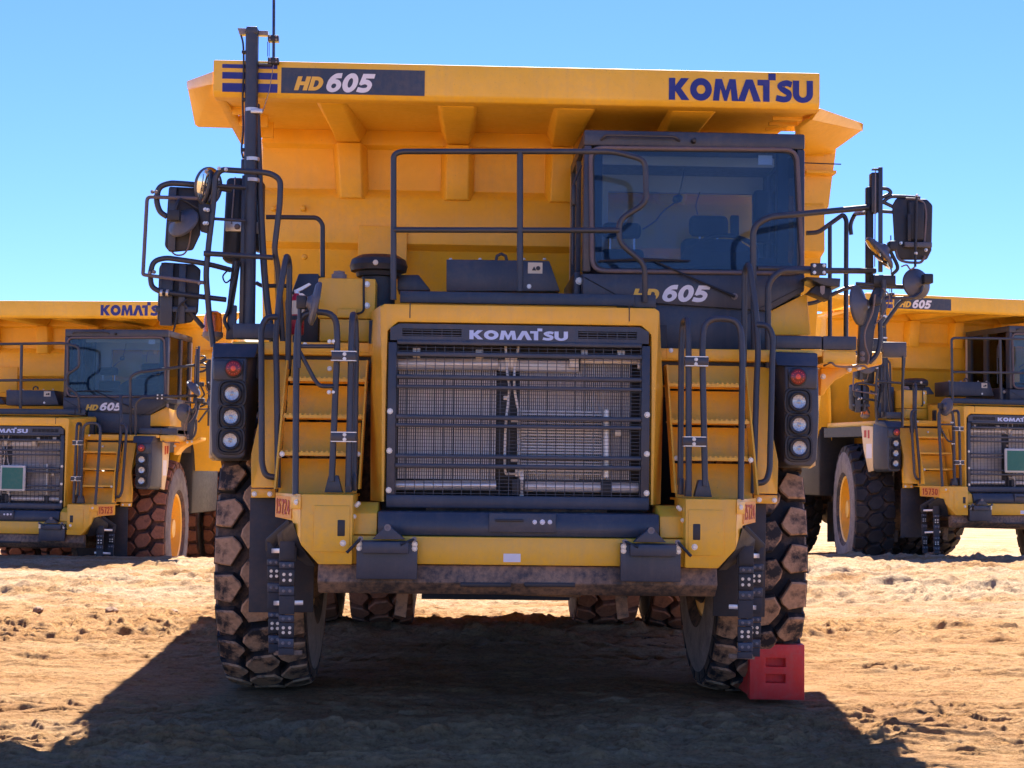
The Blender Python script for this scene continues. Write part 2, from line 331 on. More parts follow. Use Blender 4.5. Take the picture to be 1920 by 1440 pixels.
def build_truck():
    T = empty('dump_truck')
    Y, BY, DK, TB = M['yellow'], M['body_yellow'], M['dark'], M['tube']
    # ---------------------------------------------------------------- dump body with canopy over the cab
    yl, yw = -.90, .75                      # canopy lip, front wall
    a, b, c, d = g(399, 113, yl), g(1538, 136, yl), g(1537, 205, yl), g(400, 179, yl)
    zl, zu = (c.z+d.z)/2, (a.z+b.z)/2; xl, xr = (a.x+d.x)/2, (b.x+c.x)/2
    zw = gz(256, yw); xwl, xwr = gx(489, yw, 400), gx(1508, yw, 400)
    zb = 1.95
    mb = MB()
    n_ = [(xl, yl), (xr, yl)]
    prof = [(yl, zu), (yl, zl+.035), (yl+.03, zl), (yl+.16, zl), (yl+.16, zl+.02), (yl+.05, zl+.06), (yl+.05, zu-.06), (yl+.2, zu-.03), (yl+.2, zu)]
    body = MB().loft([(xl, y, z) for y, z in prof], [(xr, y, z) for y, z in prof]).build('dump_body', BY, T, bevel=.008)
    # canopy roof and front wall
    MB().add([(xl+.05, yl+.16, zl+.012), (xr-.05, yl+.16, zl+.012), (xr-.02, yw, zw+.02), (xl+.06, yw, zw+.02),
              (xl+.05, yl+.16, zl+.05), (xr-.05, yl+.16, zl+.05), (xr-.02, yw, zw+.07), (xl+.06, yw, zw+.07)],
             [(0,1,2,3),(7,6,5,4),(0,4,5,1),(1,5,6,2),(2,6,7,3),(3,7,4,0)]).build('canopy_roof', BY, body)
    z1 = gz(278, yw); z2 = gz(368, yw+.05); z3 = gz(372, yw-.02)
    sec = [(yw-.03, zw+.03), (yw-.03, z1), (yw+.03, z1-.03), (yw+.06, z2+.03), (yw, z2-.02), (yw-.02, z3-.03), (yw-.03, gz(462, yw)), (yw+.10, gz(470, yw)), (yw+.5, zb), (yw+.62, zb), (yw+.2, zw+.03)]
    MB().loft([(xwl, y, z) for y, z in sec], [(gx(1545, yw, 400), y, z) for y, z in sec]).build('front_wall', BY, body, bevel=.006)
    # ribs: underside of the canopy, then down the wall
    for (t0, t1, w0, w1, v0, v1) in ((600, 640, 632, 676, 638, 678), (828, 888, 838, 880, 836, 878), (1047, 1112, 1036, 1076, 1034, 1074), (1262, 1338, 1240, 1284, 1240, 1284)):
        yy = yl+.15; A = [(gx(t0, yy, 190), yy, zl-.006), (gx(t1, yy, 190), yy, zl-.006)]
        yb = yw-.13; zq = zw-.10
        Bq = [(gx(w0, yb, 255), yb, zq), (gx(w1, yb, 255), yb, zq)]
        top = [(A[0][0]-.04, yy, zl+.02), (A[1][0]+.04, yy, zl+.02), (Bq[1][0]+.05, yw, zw+.02), (Bq[0][0]-.05, yw, zw+.02)]
        bot = [A[0], A[1], (Bq[1][0], yb, zq), (Bq[0][0], yb, zq)]
        MB().loft(top, bot).build('rib', BY, body, bevel=.012)
        zt2 = gz(374, yb)
        C0, C1 = gx(v0, yb, 370), gx(v1, yb, 370)
        f = [(Bq[0][0], yb, zq-.002), (Bq[1][0], yb, zq-.002), (C1, yb+.06, zt2), (C0, yb+.06, zt2)]
        k = [(Bq[0][0]-.05, yw+.04, zq-.002), (Bq[1][0]+.05, yw+.04, zq-.002), (C1+.05, yw+.05, zt2), (C0-.05, yw+.05, zt2)]
        MB().loft(f, k).build('rib', BY, body, bevel=.012)
    # boss plate low on the wall and small lugs
    p0, p1 = g(672, 423, yw-.05), g(762, 520, yw-.05)
    MB().box(p0.x, p1.x, yw-.06, yw-.02, p0.z, p1.z).build('wall_plate', BY, body, bevel=.008)
    for px, py in ((513, 391), (568, 391), (571, 482)):
        p = g(px, py, yw-.03); MB().lathe(p, (0, -1, 0), [(0, .026), (.03, .02), (.035, .01)], 12).build('wall_boss', BY, body)
    # gussets at the lip ends
    for s in (-1, 1):
        if s < 0: q = [g(402, 182, yl+.1), g(421, 182, yl+.1), g(470, 268, yw-.05), g(452, 272, yw-.05)]
        else: q = [g(1534, 208, yl+.1), g(1514, 207, yl+.1), g(1482, 246, yw-.4), g(1505, 247, yw-.4)]
        MB().plate(q, (0, .08, .05)).build('gusset', BY, body, bevel=.006)
        for i in range(3):
            t = .25+.25*i; m0 = Vector(q[1]).lerp(Vector(q[2]), t)
            MB().box(m0.x, m0.x-s*.22, m0.y+.02, m0.y+.05, m0.z-.03, m0.z+.10).build('stiffener', BY, body, bevel=.004)
    # wings (side flares); the near-side one hangs lower than the off-side one
    yv = .55
    L0 = [g(399, 134, yl+.12), g(350, 152, yv), g(351, 167, yv), g(399, 158, yl+.12)]
    MB().plate(L0, (.02, .05, .012)).build('wing_rail', BY, body, bevel=.005)
    L1 = [g(399, 157, yl+.14), g(352, 167, yv+.02), g(365, 234, yv+.10), g(371, 238.5, yv+.10), g(450, 241, yv-.05)]
    MB().plate(L1, (.03, .05, .02)).build('wing_panel', BY, body, bevel=.006)
    R0_ = [g(1538, 203, yl+.12), g(1614, 230, yv), g(1619, 232, yv), g(1618, 246, yv), g(1522, 225, yl+.3)]
    MB().plate(R0_, (-.02, .05, .012)).build('wing_rail', BY, body, bevel=.005)
    R1 = [g(1522, 224, yl+.3), g(1616, 245, yv+.02), g(1566, 281, yv+.15), g(1564, 287, yv+.18), g(1500, 290, yv+.1), g(1500, 240, yl+.6)]
    MB().plate(R1, (-.03, .05, .02)).build('wing_panel', BY, body, bevel=.006)
    # side cheek seen beside the cab
    Q = [g(1490, 250, yw), g(1568, 280, yw), g(1563, 318, yw), g(1561, 330, yw), g(1554, 388, yw), g(1531, 408, yw), g(1529, 416, yw), g(1490, 418, yw)]
    MB().plate(Q, (0, .12, 0)).build('side_cheek', BY, body, bevel=.006)
    p = g(1509, 319, yw-.04); q = g(1563, 322, yw-.04)
    MB().box(p.x, q.x+.01, yw-.10, yw+.05, p.z-.035, p.z-.008).build('side_rail', BY, body, bevel=.006)
    MB().tube([g(1500, 305, .3), g(1577, 308, .3)], .005, 6).build('rod_aerial', M['rod'], body)
    # box of the body running back to the tail
    xo = [gx(352, yv, 200), gx(1616, yv, 240)]
    for s in (0, 1):
        sg = (-1, 1)[s]; xt = xo[s]; zt = g(352, 160, yv).z if s == 0 else g(1616, 238, yv).z
        ys_ = 1.55 if s == 0 else 1.0
        xs_ = 2.20 if s == 0 else 2.45
        A = [(sg*xs_, ys_, 4.33), (sg*(xs_-.04), ys_, 4.2), (sg*1.95, ys_, 3.0), (sg*1.72, ys_, zb), (sg*1.60, ys_, zb), (sg*(xs_-.12), ys_, 4.31)]
        ye = 6.6
        Bq = [(sg*2.52, ye, 3.45), (sg*2.46, ye, 3.33), (sg*2.16, ye, 2.75), (sg*1.9, ye, 2.50), (sg*1.8, ye, 2.50), (sg*2.40, ye, 3.43)]
        MB().loft(A, Bq).build('side_wall', BY, body, bevel=.006)
        A0 = [(sg*(2.02 if s == 0 else 2.45), yw+.10, 4.36), (sg*(1.99 if s == 0 else 2.4), yw+.1, 4.25), (sg*1.90, yw+.1, 3.0), (sg*1.70, yw+.45, zb), (sg*1.60, yw+.45, zb), (sg*1.90, yw+.1, 4.34)]
        MB().loft(A0, [Vector(p)+Vector((0, -.002, 0)) for p in A]).build('side_wall', BY, body, bevel=.006)
        for i in range(6):
            t = (i+.7)/6.6; P0 = [Vector(A[j]).lerp(Vector(Bq[j]), t) for j in (1, 2, 3)]
            P1 = [p+Vector((sg*.09, 0, -.02)) for p in P0]
            MB().loft(P0+P1[::-1], [q+Vector((0, .16, 0)) for q in P0+P1[::-1]]).build('side_rib', BY, body)
        t0, t1 = Vector(A[0]), Vector(Bq[0])
        MB().loft([t0+Vector((-sg*.10, -.05, .02)), t0+Vector((sg*.08, -.05, .02)), t0+Vector((sg*.08, -.05, -.10)), t0+Vector((-sg*.10, -.05, -.13))],
                  [t1+Vector((-sg*.10, 0, .02)), t1+Vector((sg*.08, 0, .02)), t1+Vector((sg*.08, 0, -.10)), t1+Vector((-sg*.10, 0, -.13))]).build('top_rail', BY, body, bevel=.008)
    MB().loft([(-1.70, yw+.45, zb), (1.70, yw+.45, zb), (1.70, yw+.45, zb+.12), (-1.70, yw+.45, zb+.12)],
              [(-1.88, 6.6, 2.46), (1.88, 6.6, 2.46), (1.88, 6.6, 2.58), (-1.88, 6.6, 2.58)]).build('floor_plate', BY, body)
    # prints on the lip
    def lipP(px, py): return g(px, py, yl-.0015)
    for (y0, y1) in ((120, 129.5), (135, 149.5), (155.5, 174)):
        p, q = lipP(417, y0), lipP(520, y1); MB().box(p.x, q.x, yl-.003, yl+.002, p.z, q.z).build('stripe', M['blue'], body)
    p, q = lipP(528, 123.5), lipP(796, 182); zc = (p.z+q.z)/2
    pan = MB().box(p.x, q.x, yl-.003, yl+.002, p.z-.012, q.z+.008).build('name_panel', DK, body)
    def txt(par, word, px0, px1, pyt, pyb, y, mat, font=HEAVY, shear=0, name='lettering', track=.0):
        A, B = g(px0, pyb, y), g(px1, pyb, y); C = g(px0, pyt, y)
        return letters(name, word, font, (A.x, y, A.z), (B.x-A.x, 0, 0), (0, 0, C.z-A.z), mat, par, shear, .003, track=track)
    txt(body, 'HD', 551, 603, 143, 169, yl-.004, M['amberltr'], shear=.28)
    txt(body, '605', 609, 697, 137, 172, yl-.004, M['white'], shear=.28)
    txt(body, 'KOMATSU', 1254, 1526, 146, 187, yl-.0005, M['blue'])

    # ---------------------------------------------------------------- hood and grille surround
    yg = -1.65
    HW = .945
    zt = (g(714, 570, yg).z+g(1234, 579, yg).z)/2; zbm = (g(705, 940, yg).z+g(1240, 947, yg).z)/2
    gxo = .885; gzt = (g(735, 602, yg).z+g(1210, 613, yg).z)/2       # grille opening half width / top
    def ring(hw_t, hw_b, top, y): return [(-hw_b, y, zbm), (-hw_b*1.012, y, zt-.55), (-hw_t, y, top-.02), (-hw_t+.03, y, top), (hw_t-.03, y, top), (hw_t, y, top-.02), (hw_b*1.012, y, zt-.55), (hw_b, y, zbm)]
    of = ring(.915, .885, zt, yg-.02); ob = ring(.955, .972, zt+.02, -1.38); ob2 = ring(1.02, 1.0, zt+.05, -.8)
    xi = .868; inn = [(-xi, yg-.02, zbm), (-xi, yg-.02, zt-.55), (-xi+.005, yg-.02, gzt-.06), (-xi+.07, yg-.02, gzt), (xi-.07, yg-.02, gzt), (xi-.005, yg-.02, gzt-.06), (xi, yg-.02, zt-.55), (xi, yg-.02, zbm)]
    inb = [(p[0], yg+.14, p[2]) for p in inn]
    mb = MB(); n = 8; vs = inb+inn+of+ob+ob2; fs = []
    for r_ in range(4):
        for i in range(n-1): fs.append((r_*n+i, r_*n+i+1, (r_+1)*n+i+1, (r_+1)*n+i))
    hood = mb.add(vs, fs).build('hood', Y, T, bevel=.006, ang=28)
    for px in (769, 1180):
        p = g(px, 572, yg-.02); MB().box(p.x-.003, p.x+.003, yg-.0225, yg+.1, zt-.09, zt+.012).build('seam', M['black'], hood)
    # dark bay behind the grille
    MB().box(-.90, .90, -1.24, -1.20, .95, zt-.04).build('bulkhead', M['black'], T)
    # ---------------------------------------------------------------- grille
    def zg(pyl): return gz(pyl+5, yg-.03)       # left-side reading -> centre
    gr = MB()
    x0 = .855
    grille = gr.box(-x0, -x0+.055, yg-.035, yg, zg(928), zg(640)).build('grille', DK, T, bevel=.004)
    MB().box(x0-.055, x0, yg-.035, yg, zg(928), zg(640)).build('side_bar', DK, grille, bevel=.004)
    hp = MB(); zt0, zt1 = zg(636), gzt-.012; ym = yg-.035
    # header with two vent windows
    va, vb = gx(754, ym, 620), gx(866, ym, 620); vz0, vz1 = gz(633, ym), gz(619, ym)
    hp.box(-x0+.01, va, ym, yg, zt0, zt1-.03).box(vb, -vb, ym, yg, zt0, zt1-.03).box(-va, x0-.01, ym, yg, zt0, zt1-.03)
    hp.box(va, vb, ym, yg, zt0, vz0).box(va, vb, ym, yg, vz1, zt1-.03).box(-vb, -va, ym, yg, zt0, vz0).box(-vb, -va, ym, yg, vz1, zt1-.03)
    hp.loft([(-x0+.01, ym, zt1-.03), (x0-.01, ym, zt1-.03), (x0-.07, ym, zt1), (-x0+.07, ym, zt1)], [(-x0+.01, yg, zt1-.03), (x0-.01, yg, zt1-.03), (x0-.07, yg, zt1), (-x0+.07, yg, zt1)])
    hp.build('header_panel', DK, grille)
    vm = MB()
    for sx in (1, -1):
        for i in range(7): x = va+(vb-va)*i/6; vm.box(sx*x-.003, sx*x+.003, yg-.02, yg-.014, vz0, vz1)
        for i in range(3): z = vz0+(vz1-vz0)*(i+.5)/3; vm.box(min(sx*va, sx*vb), max(sx*va, sx*vb), yg-.026, yg-.0205, z-.003, z+.003)
    vm.build('vent_mesh', DK, grille, kind='stuff')
    for (t, bt) in ((636, 644), (657.5, 666), (700, 708), (719, 726), (775, 783), (791, 798), (849, 856), (866, 874)):
        MB().box(-x0+.056, x0-.056, yg-.055, yg-.012, zg(bt), zg(t)).build('slat', DK, grille, bevel=.006)
    MB().box(-x0, x0, yg-.05, yg, zg(949), zg(925)).build('lower_panel', DK, grille, bevel=.008)
    wm = MB(); za, zz = zg(925), zg(645)
    for i in range(27): x = -x0+.06+(2*x0-.12)*i/26; wm.box(x-.0024, x+.0024, yg-.008, yg-.002, za, zz)
    nz = 42
    for i in range(nz): z = za+(zz-za)*(i+.5)/nz; wm.box(-x0+.055, x0-.055, yg-.0135, yg-.0085, z-.0016, z+.0016)
    wm.build('wire_mesh', DK, grille, kind='stuff')
    for px, py in ((729, 768), (727, 842), (726, 916)):
        p = g(px, py, yg-.05); bolts('bolt', grille, [Vector((-.838, yg-.036, p.z-.01)), Vector((.838, yg-.036, p.z-.01))], .016, .014)
    txt(grille, 'KOMATSU', 880, 1066, 619, 636, ym-.0005, M['badge'], track=.02)
    # ---------------------------------------------------------------- radiator pack
    yr = -1.55
    def bx(m, px0, px1, py0, py1, y, dpt, name, mat, par, bev=.004):
        p, q = g(px0, py0, y), g(px1, py1, y); return MB().box(p.x, q.x, y, y+dpt, q.z, p.z).build(name, mat, par, bevel=bev)
    rad = bx(None, 735, 1212, 640, 930, -1.44, .05, 'radiator', M['black'], T)
    def fins(px0, px1, py0, py1, y, n, vert, par, wpx=.5):
        p, q = g(px0, py0, y), g(px1, py1, y); m = MB()
        if vert:
            st = (q.x-p.x)/n
            for i in range(n): x = p.x+st*(i+.5); m.box(x-st*.5*wpx, x+st*.5*wpx, y, y+.04, q.z, p.z)
        else:
            st = (p.z-q.z)/n
            for i in range(n): z = q.z+st*(i+.5); m.box(p.x, q.x, y, y+.03, z-st*.5*wpx, z+st*.5*wpx)
        return m.build('fin_pack', M['fin'], par, kind='stuff')
    fins(748, 929, 690, 900, -1.50, 44, True, rad, .6); fins(975, 1086, 695, 900, -1.49, 30, True, rad, .55)
    fins(1088, 1180, 683, 900, -1.49, 26, True, rad, .45); fins(978, 1130, 768, 892, -1.54, 22, False, rad, .5)
    def bar(px0, py0, px1, py1, y, r, name, mat, par, n=14): return MB().cyl(g(px0, py0, y), g(px1, py1, y), r, None, n).build(name, mat, par, ang=50)
    bar(736, 683, 934, 683, yr, .040, 'header_tank', M['alloy'], rad); bx(0, 934, 1086, 674, 698, yr, .08, 'header_tank', M['alloy'], rad, .012)
    bx(0, 1088, 1205, 672, 683, yr, .06, 'header_tank', M['alloy'], rad, .01)
    bar(741, 910, 930, 910, yr, .033, 'lower_tank', M['steel'], rad); bar(975, 912, 1196, 915, yr, .036, 'lower_tank', M['alloy'], rad)
    bar(1137, 768, 1137, 896, -1.575, .024, 'receiver_tube', M['steel'], rad)
    bar(972, 765, 972, 890, -1.58, .008, 'coolant_pipe', M['steel'], rad)
    for pts in ([(948, 648), (951, 700), (955, 730), (948, 800), (947, 880), (955, 888), (970, 888)], [(972, 650), (965, 690), (965, 730), (971, 765)]):
        MB().tube(smooth_curve([g(px, py, -1.59) for px, py in pts], 6), .009, 8).build('coolant_pipe', M['alloy'], rad)
    for (px0, px1, py0, py1) in ((947, 965, 668, 690), (1068, 1085, 670, 690), (1090, 1102, 656, 672), (1158, 1172, 656, 672), (774, 788, 652, 670), (892, 906, 655, 672), (944, 956, 742, 750), (958, 974, 784, 792), (958, 974, 858, 866), (1153, 1166, 806, 818), (966, 976, 880, 894), (1196, 1202, 675, 692)):
        bx(0, px0, px1, py0, py1, -1.59, .04, 'fitting', M['alloy'], rad)
    bx(0, 975, 982, 878, 935, -1.60, .05, 'fitting', M['alloy'], rad); bx(0, 960, 984, 898, 928, -1.60, .05, 'strap', M['black'], rad); bx(0, 1127, 1147, 903, 928, -1.60, .05, 'strap', M['black'], rad)
    # ---------------------------------------------------------------- bumper
    yb = -1.93
    zA = (g(780, 1003, yb).z+g(1165, 1010, yb).z)/2; zB = (g(780, 1057, yb).z+g(1165, 1063, yb).z)/2
    bump_ = MB().box(-1.085, 1.085, yb, yb+.3, zB, zA-.004).build('bumper', Y, T, bevel=.008)
    zC = zg(949)-.02; zD = (g(725, 958, -1.88).z+g(1225, 966, -1.88).z)/2
    xq = .895
    up = MB().loft([(-xq, -1.70, zC), (-xq, -1.88, zD), (-xq, -1.91, zA+.06), (-xq, -1.90, zA), (-xq, -1.6, zA), (-xq, -1.6, zC)], [(xq, -1.70, zC), (xq, -1.88, zD), (xq, -1.91, zA+.06), (xq, -1.90, zA), (xq, -1.6, zA), (xq, -1.6, zC)]).build('bumper_cover', DK, T, bevel=.008)
    p, q = g(917, 962, -1.92), g(1042, 1000, -1.92); MB().box(p.x, q.x, -1.925, -1.88, q.z+.003, p.z).build('centre_plate', DK, up, bevel=.004)
    p = g(955, 976, -1.94); MB().box(p.x-.09, p.x+.09, -1.95, -1.92, p.z-.006, p.z+.008).build('handle', M['black'], up, bevel=.004)
    for px, rr in ((1002.5, .012), (1017, .014), (1031, .012)):
        bolts('socket_cap', up, [g(px, 979, -1.926)], rr, .008, M['white'])
    for i, px in enumerate((750, 770, 830, 846, 905, 920, 940, 1022, 1044, 1060, 1098, 1113)):
        p = g(px, 957, -1.80); MB().cyl((p.x, -1.80, zC-.05), (p.x, -1.80, zC+.0), .010, None, 8).build('bolt', M['zinc'], up)
    for px in (790, 970, 1150):
        p = g(px, 950, -1.78); MB().box(p.x-.07, p.x+.07, -1.82, -1.72, zC-.06, zC-.012).build('hinge', DK, up, bevel=.004)
    # skirt under the bumper
    zE = .845; zM = zB-.115
    ys = [(-1.90, zB-.005), (-1.93, zM), (-1.84, zE), (-1.80, zE), (-1.80, zB-.005)]
    sk = MB().loft([(-1.265, y, z) for y, z in ys], [(1.265, y, z) for y, z in ys]).build('skirt', M['muddy'], T, bevel=.008)
    for px0, px1 in ((863, 958), (983, 1078)):
        p, q = g(px0, 1092, -1.93), g(px1, 1101, -1.93); MB().box(p.x, q.x, -1.945, -1.86, q.z, p.z).build('slot_bar', M['black'], sk, bevel=.004)
    # sticker (the code on it is left out)
    p, q = g(944, 1038, yb-.002), g(976, 1054, yb-.002)
    st = MB().box(p.x, q.x, yb-.003, yb+.002, q.z, p.z).build('sticker', M['white'], bump_)
    for i in range(4): MB().box(p.x+.055, p.x+.055+(.03, .02, .045, .05)[i], yb-.0045, yb-.002, p.z-.010-i*.012, p.z-.014-i*.012).build('print_line', M['hose'], st) if False else None
    # tow brackets
    for s in (-1, 1):
        X = lambda px: s*-gx(px, -2.0, 1000) if s > 0 else gx(px, -2.0, 1000)
        Z = lambda py: gz(py+3.5, -2.0)
        cx = X(727)
        tb = MB().box(X(669), X(783), -2.00, -1.95, Z(1085), Z(1013)).build('tow_bracket', DK, T, bevel=.005)
        MB().plate([(X(698), -2.03, Z(1010)), (X(718), -2.03, Z(990)), (X(723), -2.03, Z(983)), (X(732), -2.03, Z(983)), (X(737), -2.03, Z(990)), (X(760), -2.03, Z(1010))], (0, .07, 0)).build('eye_plate', DK, tb, bevel=.005)
        MB().lathe((cx, -2.03, Z(988)), (0, -1, 0), [(0, .022), (.006, .022), (.006, .012), (.001, .010)], 14).build('eye_ring', M['hose'], tb)
        MB().box(X(680), X(767), -2.06, -2.0005, Z(1036), Z(1014)).build('lip_plate', DK, tb, bevel=.006)
        bolts('bolt', tb, [Vector((X(px), -2.001, Z(py))) for px, py in ((674, 1019), (674, 1027), (778, 1019), (778, 1027))], .015, .014)
        for px, qx, (ex, ey) in ((677, 653, (652, 1035)), (777, 752, (752, 1019))):
            MB().tube([(X(px), -2.04, Z(1009)), (X((px+ex)/2), -2.05, Z((1009+ey)/2)), (X(ex), -2.06, Z(ey))], [.012, .009, .010], 8).build('pin', M['black'], tb)
            MB().lathe((X(px), -2.03, Z(1009)), (0, -1, 0), [(0, .016), (.02, .016)], 10).build('pin_head', M['hose'], tb)
    # ---------------------------------------------------------------- step boxes, stairs, ladders, lamps, rails (both sides)
    for s in (-1, 1):
        def G(px, py, y):       # left-side reading mirrored when needed
            p = g(px, py, y); p.z -= .008
            return Vector((p.x if s < 0 else -p.x, y, p.z))
        yf = -2.0
        fr = [G(564, 924, yf), G(662, 924, yf), G(660, 1056, yf), G(597, 1056, yf), G(564, 1019, yf)]
        zT = fr[0].z
        bk = [Vector((p.x, -1.5, p.z)) for p in fr]
        for p, q in zip(fr, bk): p.z = min(p.z, zT); q.z = p.z
        sb = MB().loft(fr, bk).build('step_box', Y, T, bevel=.008)
        sd = [Vector((fr[0].x-.002*(-s), yf+.004, zT)), G(517, 917, -1.55), G(517, 967, -1.55), G(548, 974, -1.85), Vector((fr[4].x, yf+.004, fr[4].z))]
        sd[1].z = zT
        MB().plate(sd, (.0, .05, 0)).build('side_panel', Y, sb, bevel=.004)
        MB().plate([Vector((fr[0].x, yf+.01, zT-.02)), Vector((fr[1].x, yf+.01, zT-.02)), Vector((fr[1].x, -1.3, zT-.02)), Vector((sd[1].x, -1.3, zT-.02)), Vector((sd[1].x, -1.54, zT-.02))], (0, 0, .014)).build('platform', Y, sb)
        d0, d1 = G(589, 945, yf), G(655, 1033, yf)
        MB().box(d0.x, d1.x, yf-.010, yf+.01, d1.z, d0.z).build('door', Y, sb, bevel=.005)
        h0, h1 = G(633, 972, yf), G(647, 1003, yf)
        MB().box(h0.x, h1.x, yf-.014, yf+.0, h1.z, h0.z).build('latch', M['black'], sb, bevel=.006)
        bolts('lock', sb, [G(643, 1016, yf-.010)], .016, .008)
        bp0, bp1 = G(546, 929, -1.86), G(563, 952, -1.99)
        MB().plate([G(545, 928, -1.875), G(564, 928, -2.012), G(564, 952, -2.012), G(545, 952, -1.875)], (0, .02, 0)).build('bracket', Y, sb, bevel=.003)
        bolts('bolt', sb, [G(556, 939, -1.965)], .014, .014)
        # number print on the angled panel
        A, B = (sd[1], sd[0]) if s < 0 else (sd[0], sd[1])
        dirv = (B-A); dirv.z = 0; Ln = dirv.length; dirv.normalize(); nrm = dirv.cross(Vector((0, 0, 1)))
        st0 = A+dirv*(Ln*.06 if s < 0 else Ln*.36)+Vector((0, 0, -.135)); wd = Ln*.56
        pl = MB().plate([st0+nrm*.0025+Vector((0, 0, -.025))-dirv*.02, st0+nrm*.0025-Vector((0, 0, .025))+dirv*(wd+.02), st0+nrm*.0025+Vector((0, 0, .115))+dirv*(wd+.02), st0+nrm*.0025+Vector((0, 0, .115))-dirv*.02], -nrm*.004).build('number_panel', M['numplate'], sb)
        num = letters('number_lettering', '15724', COND, st0+nrm*.004, dirv*wd, Vector((0, 0, .095)), M['redltr'], sb, 0, .002, track=.08)
        num['side'] = s
        # infill between box and bumper cover
        i0 = G(662, 935, -1.8); i1 = G(716, 1003, -1.8)
        MB().loft([(i0.x, -1.75, zT-.055), (i0.x, -1.87, zT-.12), (i0.x, -1.90, zA+.002), (i0.x, -1.5, zA+.002), (i0.x, -1.5, zT-.055)],
                  [(s*.90, -1.75, zT-.055), (s*.90, -1.87, zT-.12), (s*.90, -1.90, zA+.002), (s*.90, -1.5, zA+.002), (s*.90, -1.5, zT-.055)]).build('wing_panel', Y, T, bevel=.006)
        bolts('bolt', sb, [G(669, 945, -1.86), G(672, 942, -1.86), G(664, 966, -1.9)], .012, .02)
        # stairs
        stairs = MB()
        tl = G(544, 676, -1.21); tr = G(689, 676, -1.21); bl = G(522, 914, -1.50); br = G(674, 914, -1.50)
        fl = lambda p: Vector((p.x, p.y-.16, p.z))
        stw = stairs.plate([bl, fl(bl), fl(tl), tl], (s*.012, 0, 0)).build('stairway', Y, T)
        MB().plate([br, fl(br), fl(tr), tr], (-s*.012, 0, 0)).build('stringer', Y, stw)
        sp = [(540, 687, 706, 714, -1.39), (531, 681, 775, 783, -1.48), (524, 675, 845, 853, -1.57)]
        prevz = None
        for (a0, a1, b0, b1, y) in sp:
            p, q = G(a0, b0, y), G(a1, b1, y)
            tr_ = MB().box(p.x, q.x, y, y+.012, q.z, p.z).box(p.x, q.x, y+.0125, y+.24, p.z-.014, p.z-.002)
            for i in range(16):
                xx = p.x+(q.x-p.x)*(i+.5)/16; tr_.box(xx-.010, xx+.004, y+.003, y+.013, p.z, p.z+.010)
            tr_.build('step', Y, stw)
        rz = [(G(544, 672, -1.15).z, G(0, 706, -1.39).z, -1.20), (G(0, 710, -1.39).z, G(0, 775, -1.48).z, -1.26), (G(0, 780, -1.48).z, G(0, 845, -1.57).z, -1.34), (G(0, 850, -1.57).z, zT-.02, -1.42)]
        for i, (z1_, z0_, y) in enumerate(rz):
            xa = G(546-6*i, 700, y).x; xb = G(688-5*i, 700, y).x
            MB().loft([(xa, y-.05, z0_), (xb, y-.05, z0_), (xb, y+.03, z1_), (xa, y+.03, z1_)], [(xa, y-.03, z0_), (xb, y-.03, z0_), (xb, y+.05, z1_), (xa, y+.05, z1_)]).build('riser', Y, stw)
        bolts('bolt', stw, [G(618, 689, -1.22), G(529, 849, -1.58), G(671, 849, -1.58)], .014, .012)
        # panel outboard of the stairs
        pts = [G(486, 672, -1.16), G(541, 672, -1.16), G(522, 912, -1.5), G(471, 912, -1.35), G(471, 849, -1.35), G(484, 790, -1.30)]
        sp_ = MB().plate(pts, (0, .05, 0)).build('outer_panel', Y, T, bevel=.006)
        MB().plate([G(471, 914.5, -1.36), G(516, 914.5, -1.36), G(516, 931, -1.36), G(471, 931, -1.36)], (0, .05, 0)).build('flange', Y, sp_, bevel=.004)
        bolts('bolt', sp_, [G(477, 924, -1.361), G(506, 924, -1.361)], .014, .012)
        # headlight pod
        yh = -1.34
        f = [G(399, 668, yh), G(463, 668, yh), G(461, 715, yh), G(459, 852, yh), G(450, 858, yh), G(408, 858, yh), G(397, 846, yh), G(395, 760, yh)]
        bkp = [G(398, 655, -1.0), G(492, 655, -1.0), G(490, 715, -1.0), G(472, 852, -1.0), G(468, 862, -1.0), G(404, 862, -1.0), G(394, 850, -1.0), G(393, 760, -1.0)]
        pod = MB().loft(f, bkp).build('headlight_pod', DK, T, bevel=.014, seg=3)
        MB().loft([G(399, 643, yh+.06), G(485, 643, yh+.06), G(478, 668, yh-.012), G(399, 668, yh-.012)], [G(399, 641, yh+.3), G(488, 641, yh+.3), G(488, 666, yh+.3), G(399, 666, yh+.3)]).build('visor', DK, pod, bevel=.01)
        f2 = [G(401, 673, yh), G(458, 673, yh), G(456, 711, yh), G(401, 711, yh)]
        MB().loft([p+Vector((0, -.022, 0)) for p in f2], [p+Vector((0, .0, 0)) for p in f2]).build('indicator_housing', DK, pod, bevel=.012)
        c = G(438.3, 688.8, yh-.022)
        il = MB().lathe(c, (0, -1, 0), [(0, .064), (.010, .062), (.014, .056)], 28).build('indicator_lamp', M['black'], pod)
        MB().lathe(c+Vector((0, -.012, 0)), (0, -1, 0), [(0, .054), (.006, .050), (.010, .036), (.011, .001)], 28).build('red_lens', M['redlens'], pod)
        m = MB(); m.lathe(c+Vector((0, -.0215, 0)), (0, -1, 0), [(0, .020), (.003, .014), (.004, .001)], 14)
        for k in range(14):
            a_ = 2*math.pi*k/14; m.lathe(c+Vector((.037*math.cos(a_), -.0195, .037*math.sin(a_))), (0, -1, 0), [(0, .0045), (.003, .003), (.0035, .0005)], 6)
        m.build('led_cluster', M['reddot'], pod, kind='stuff')
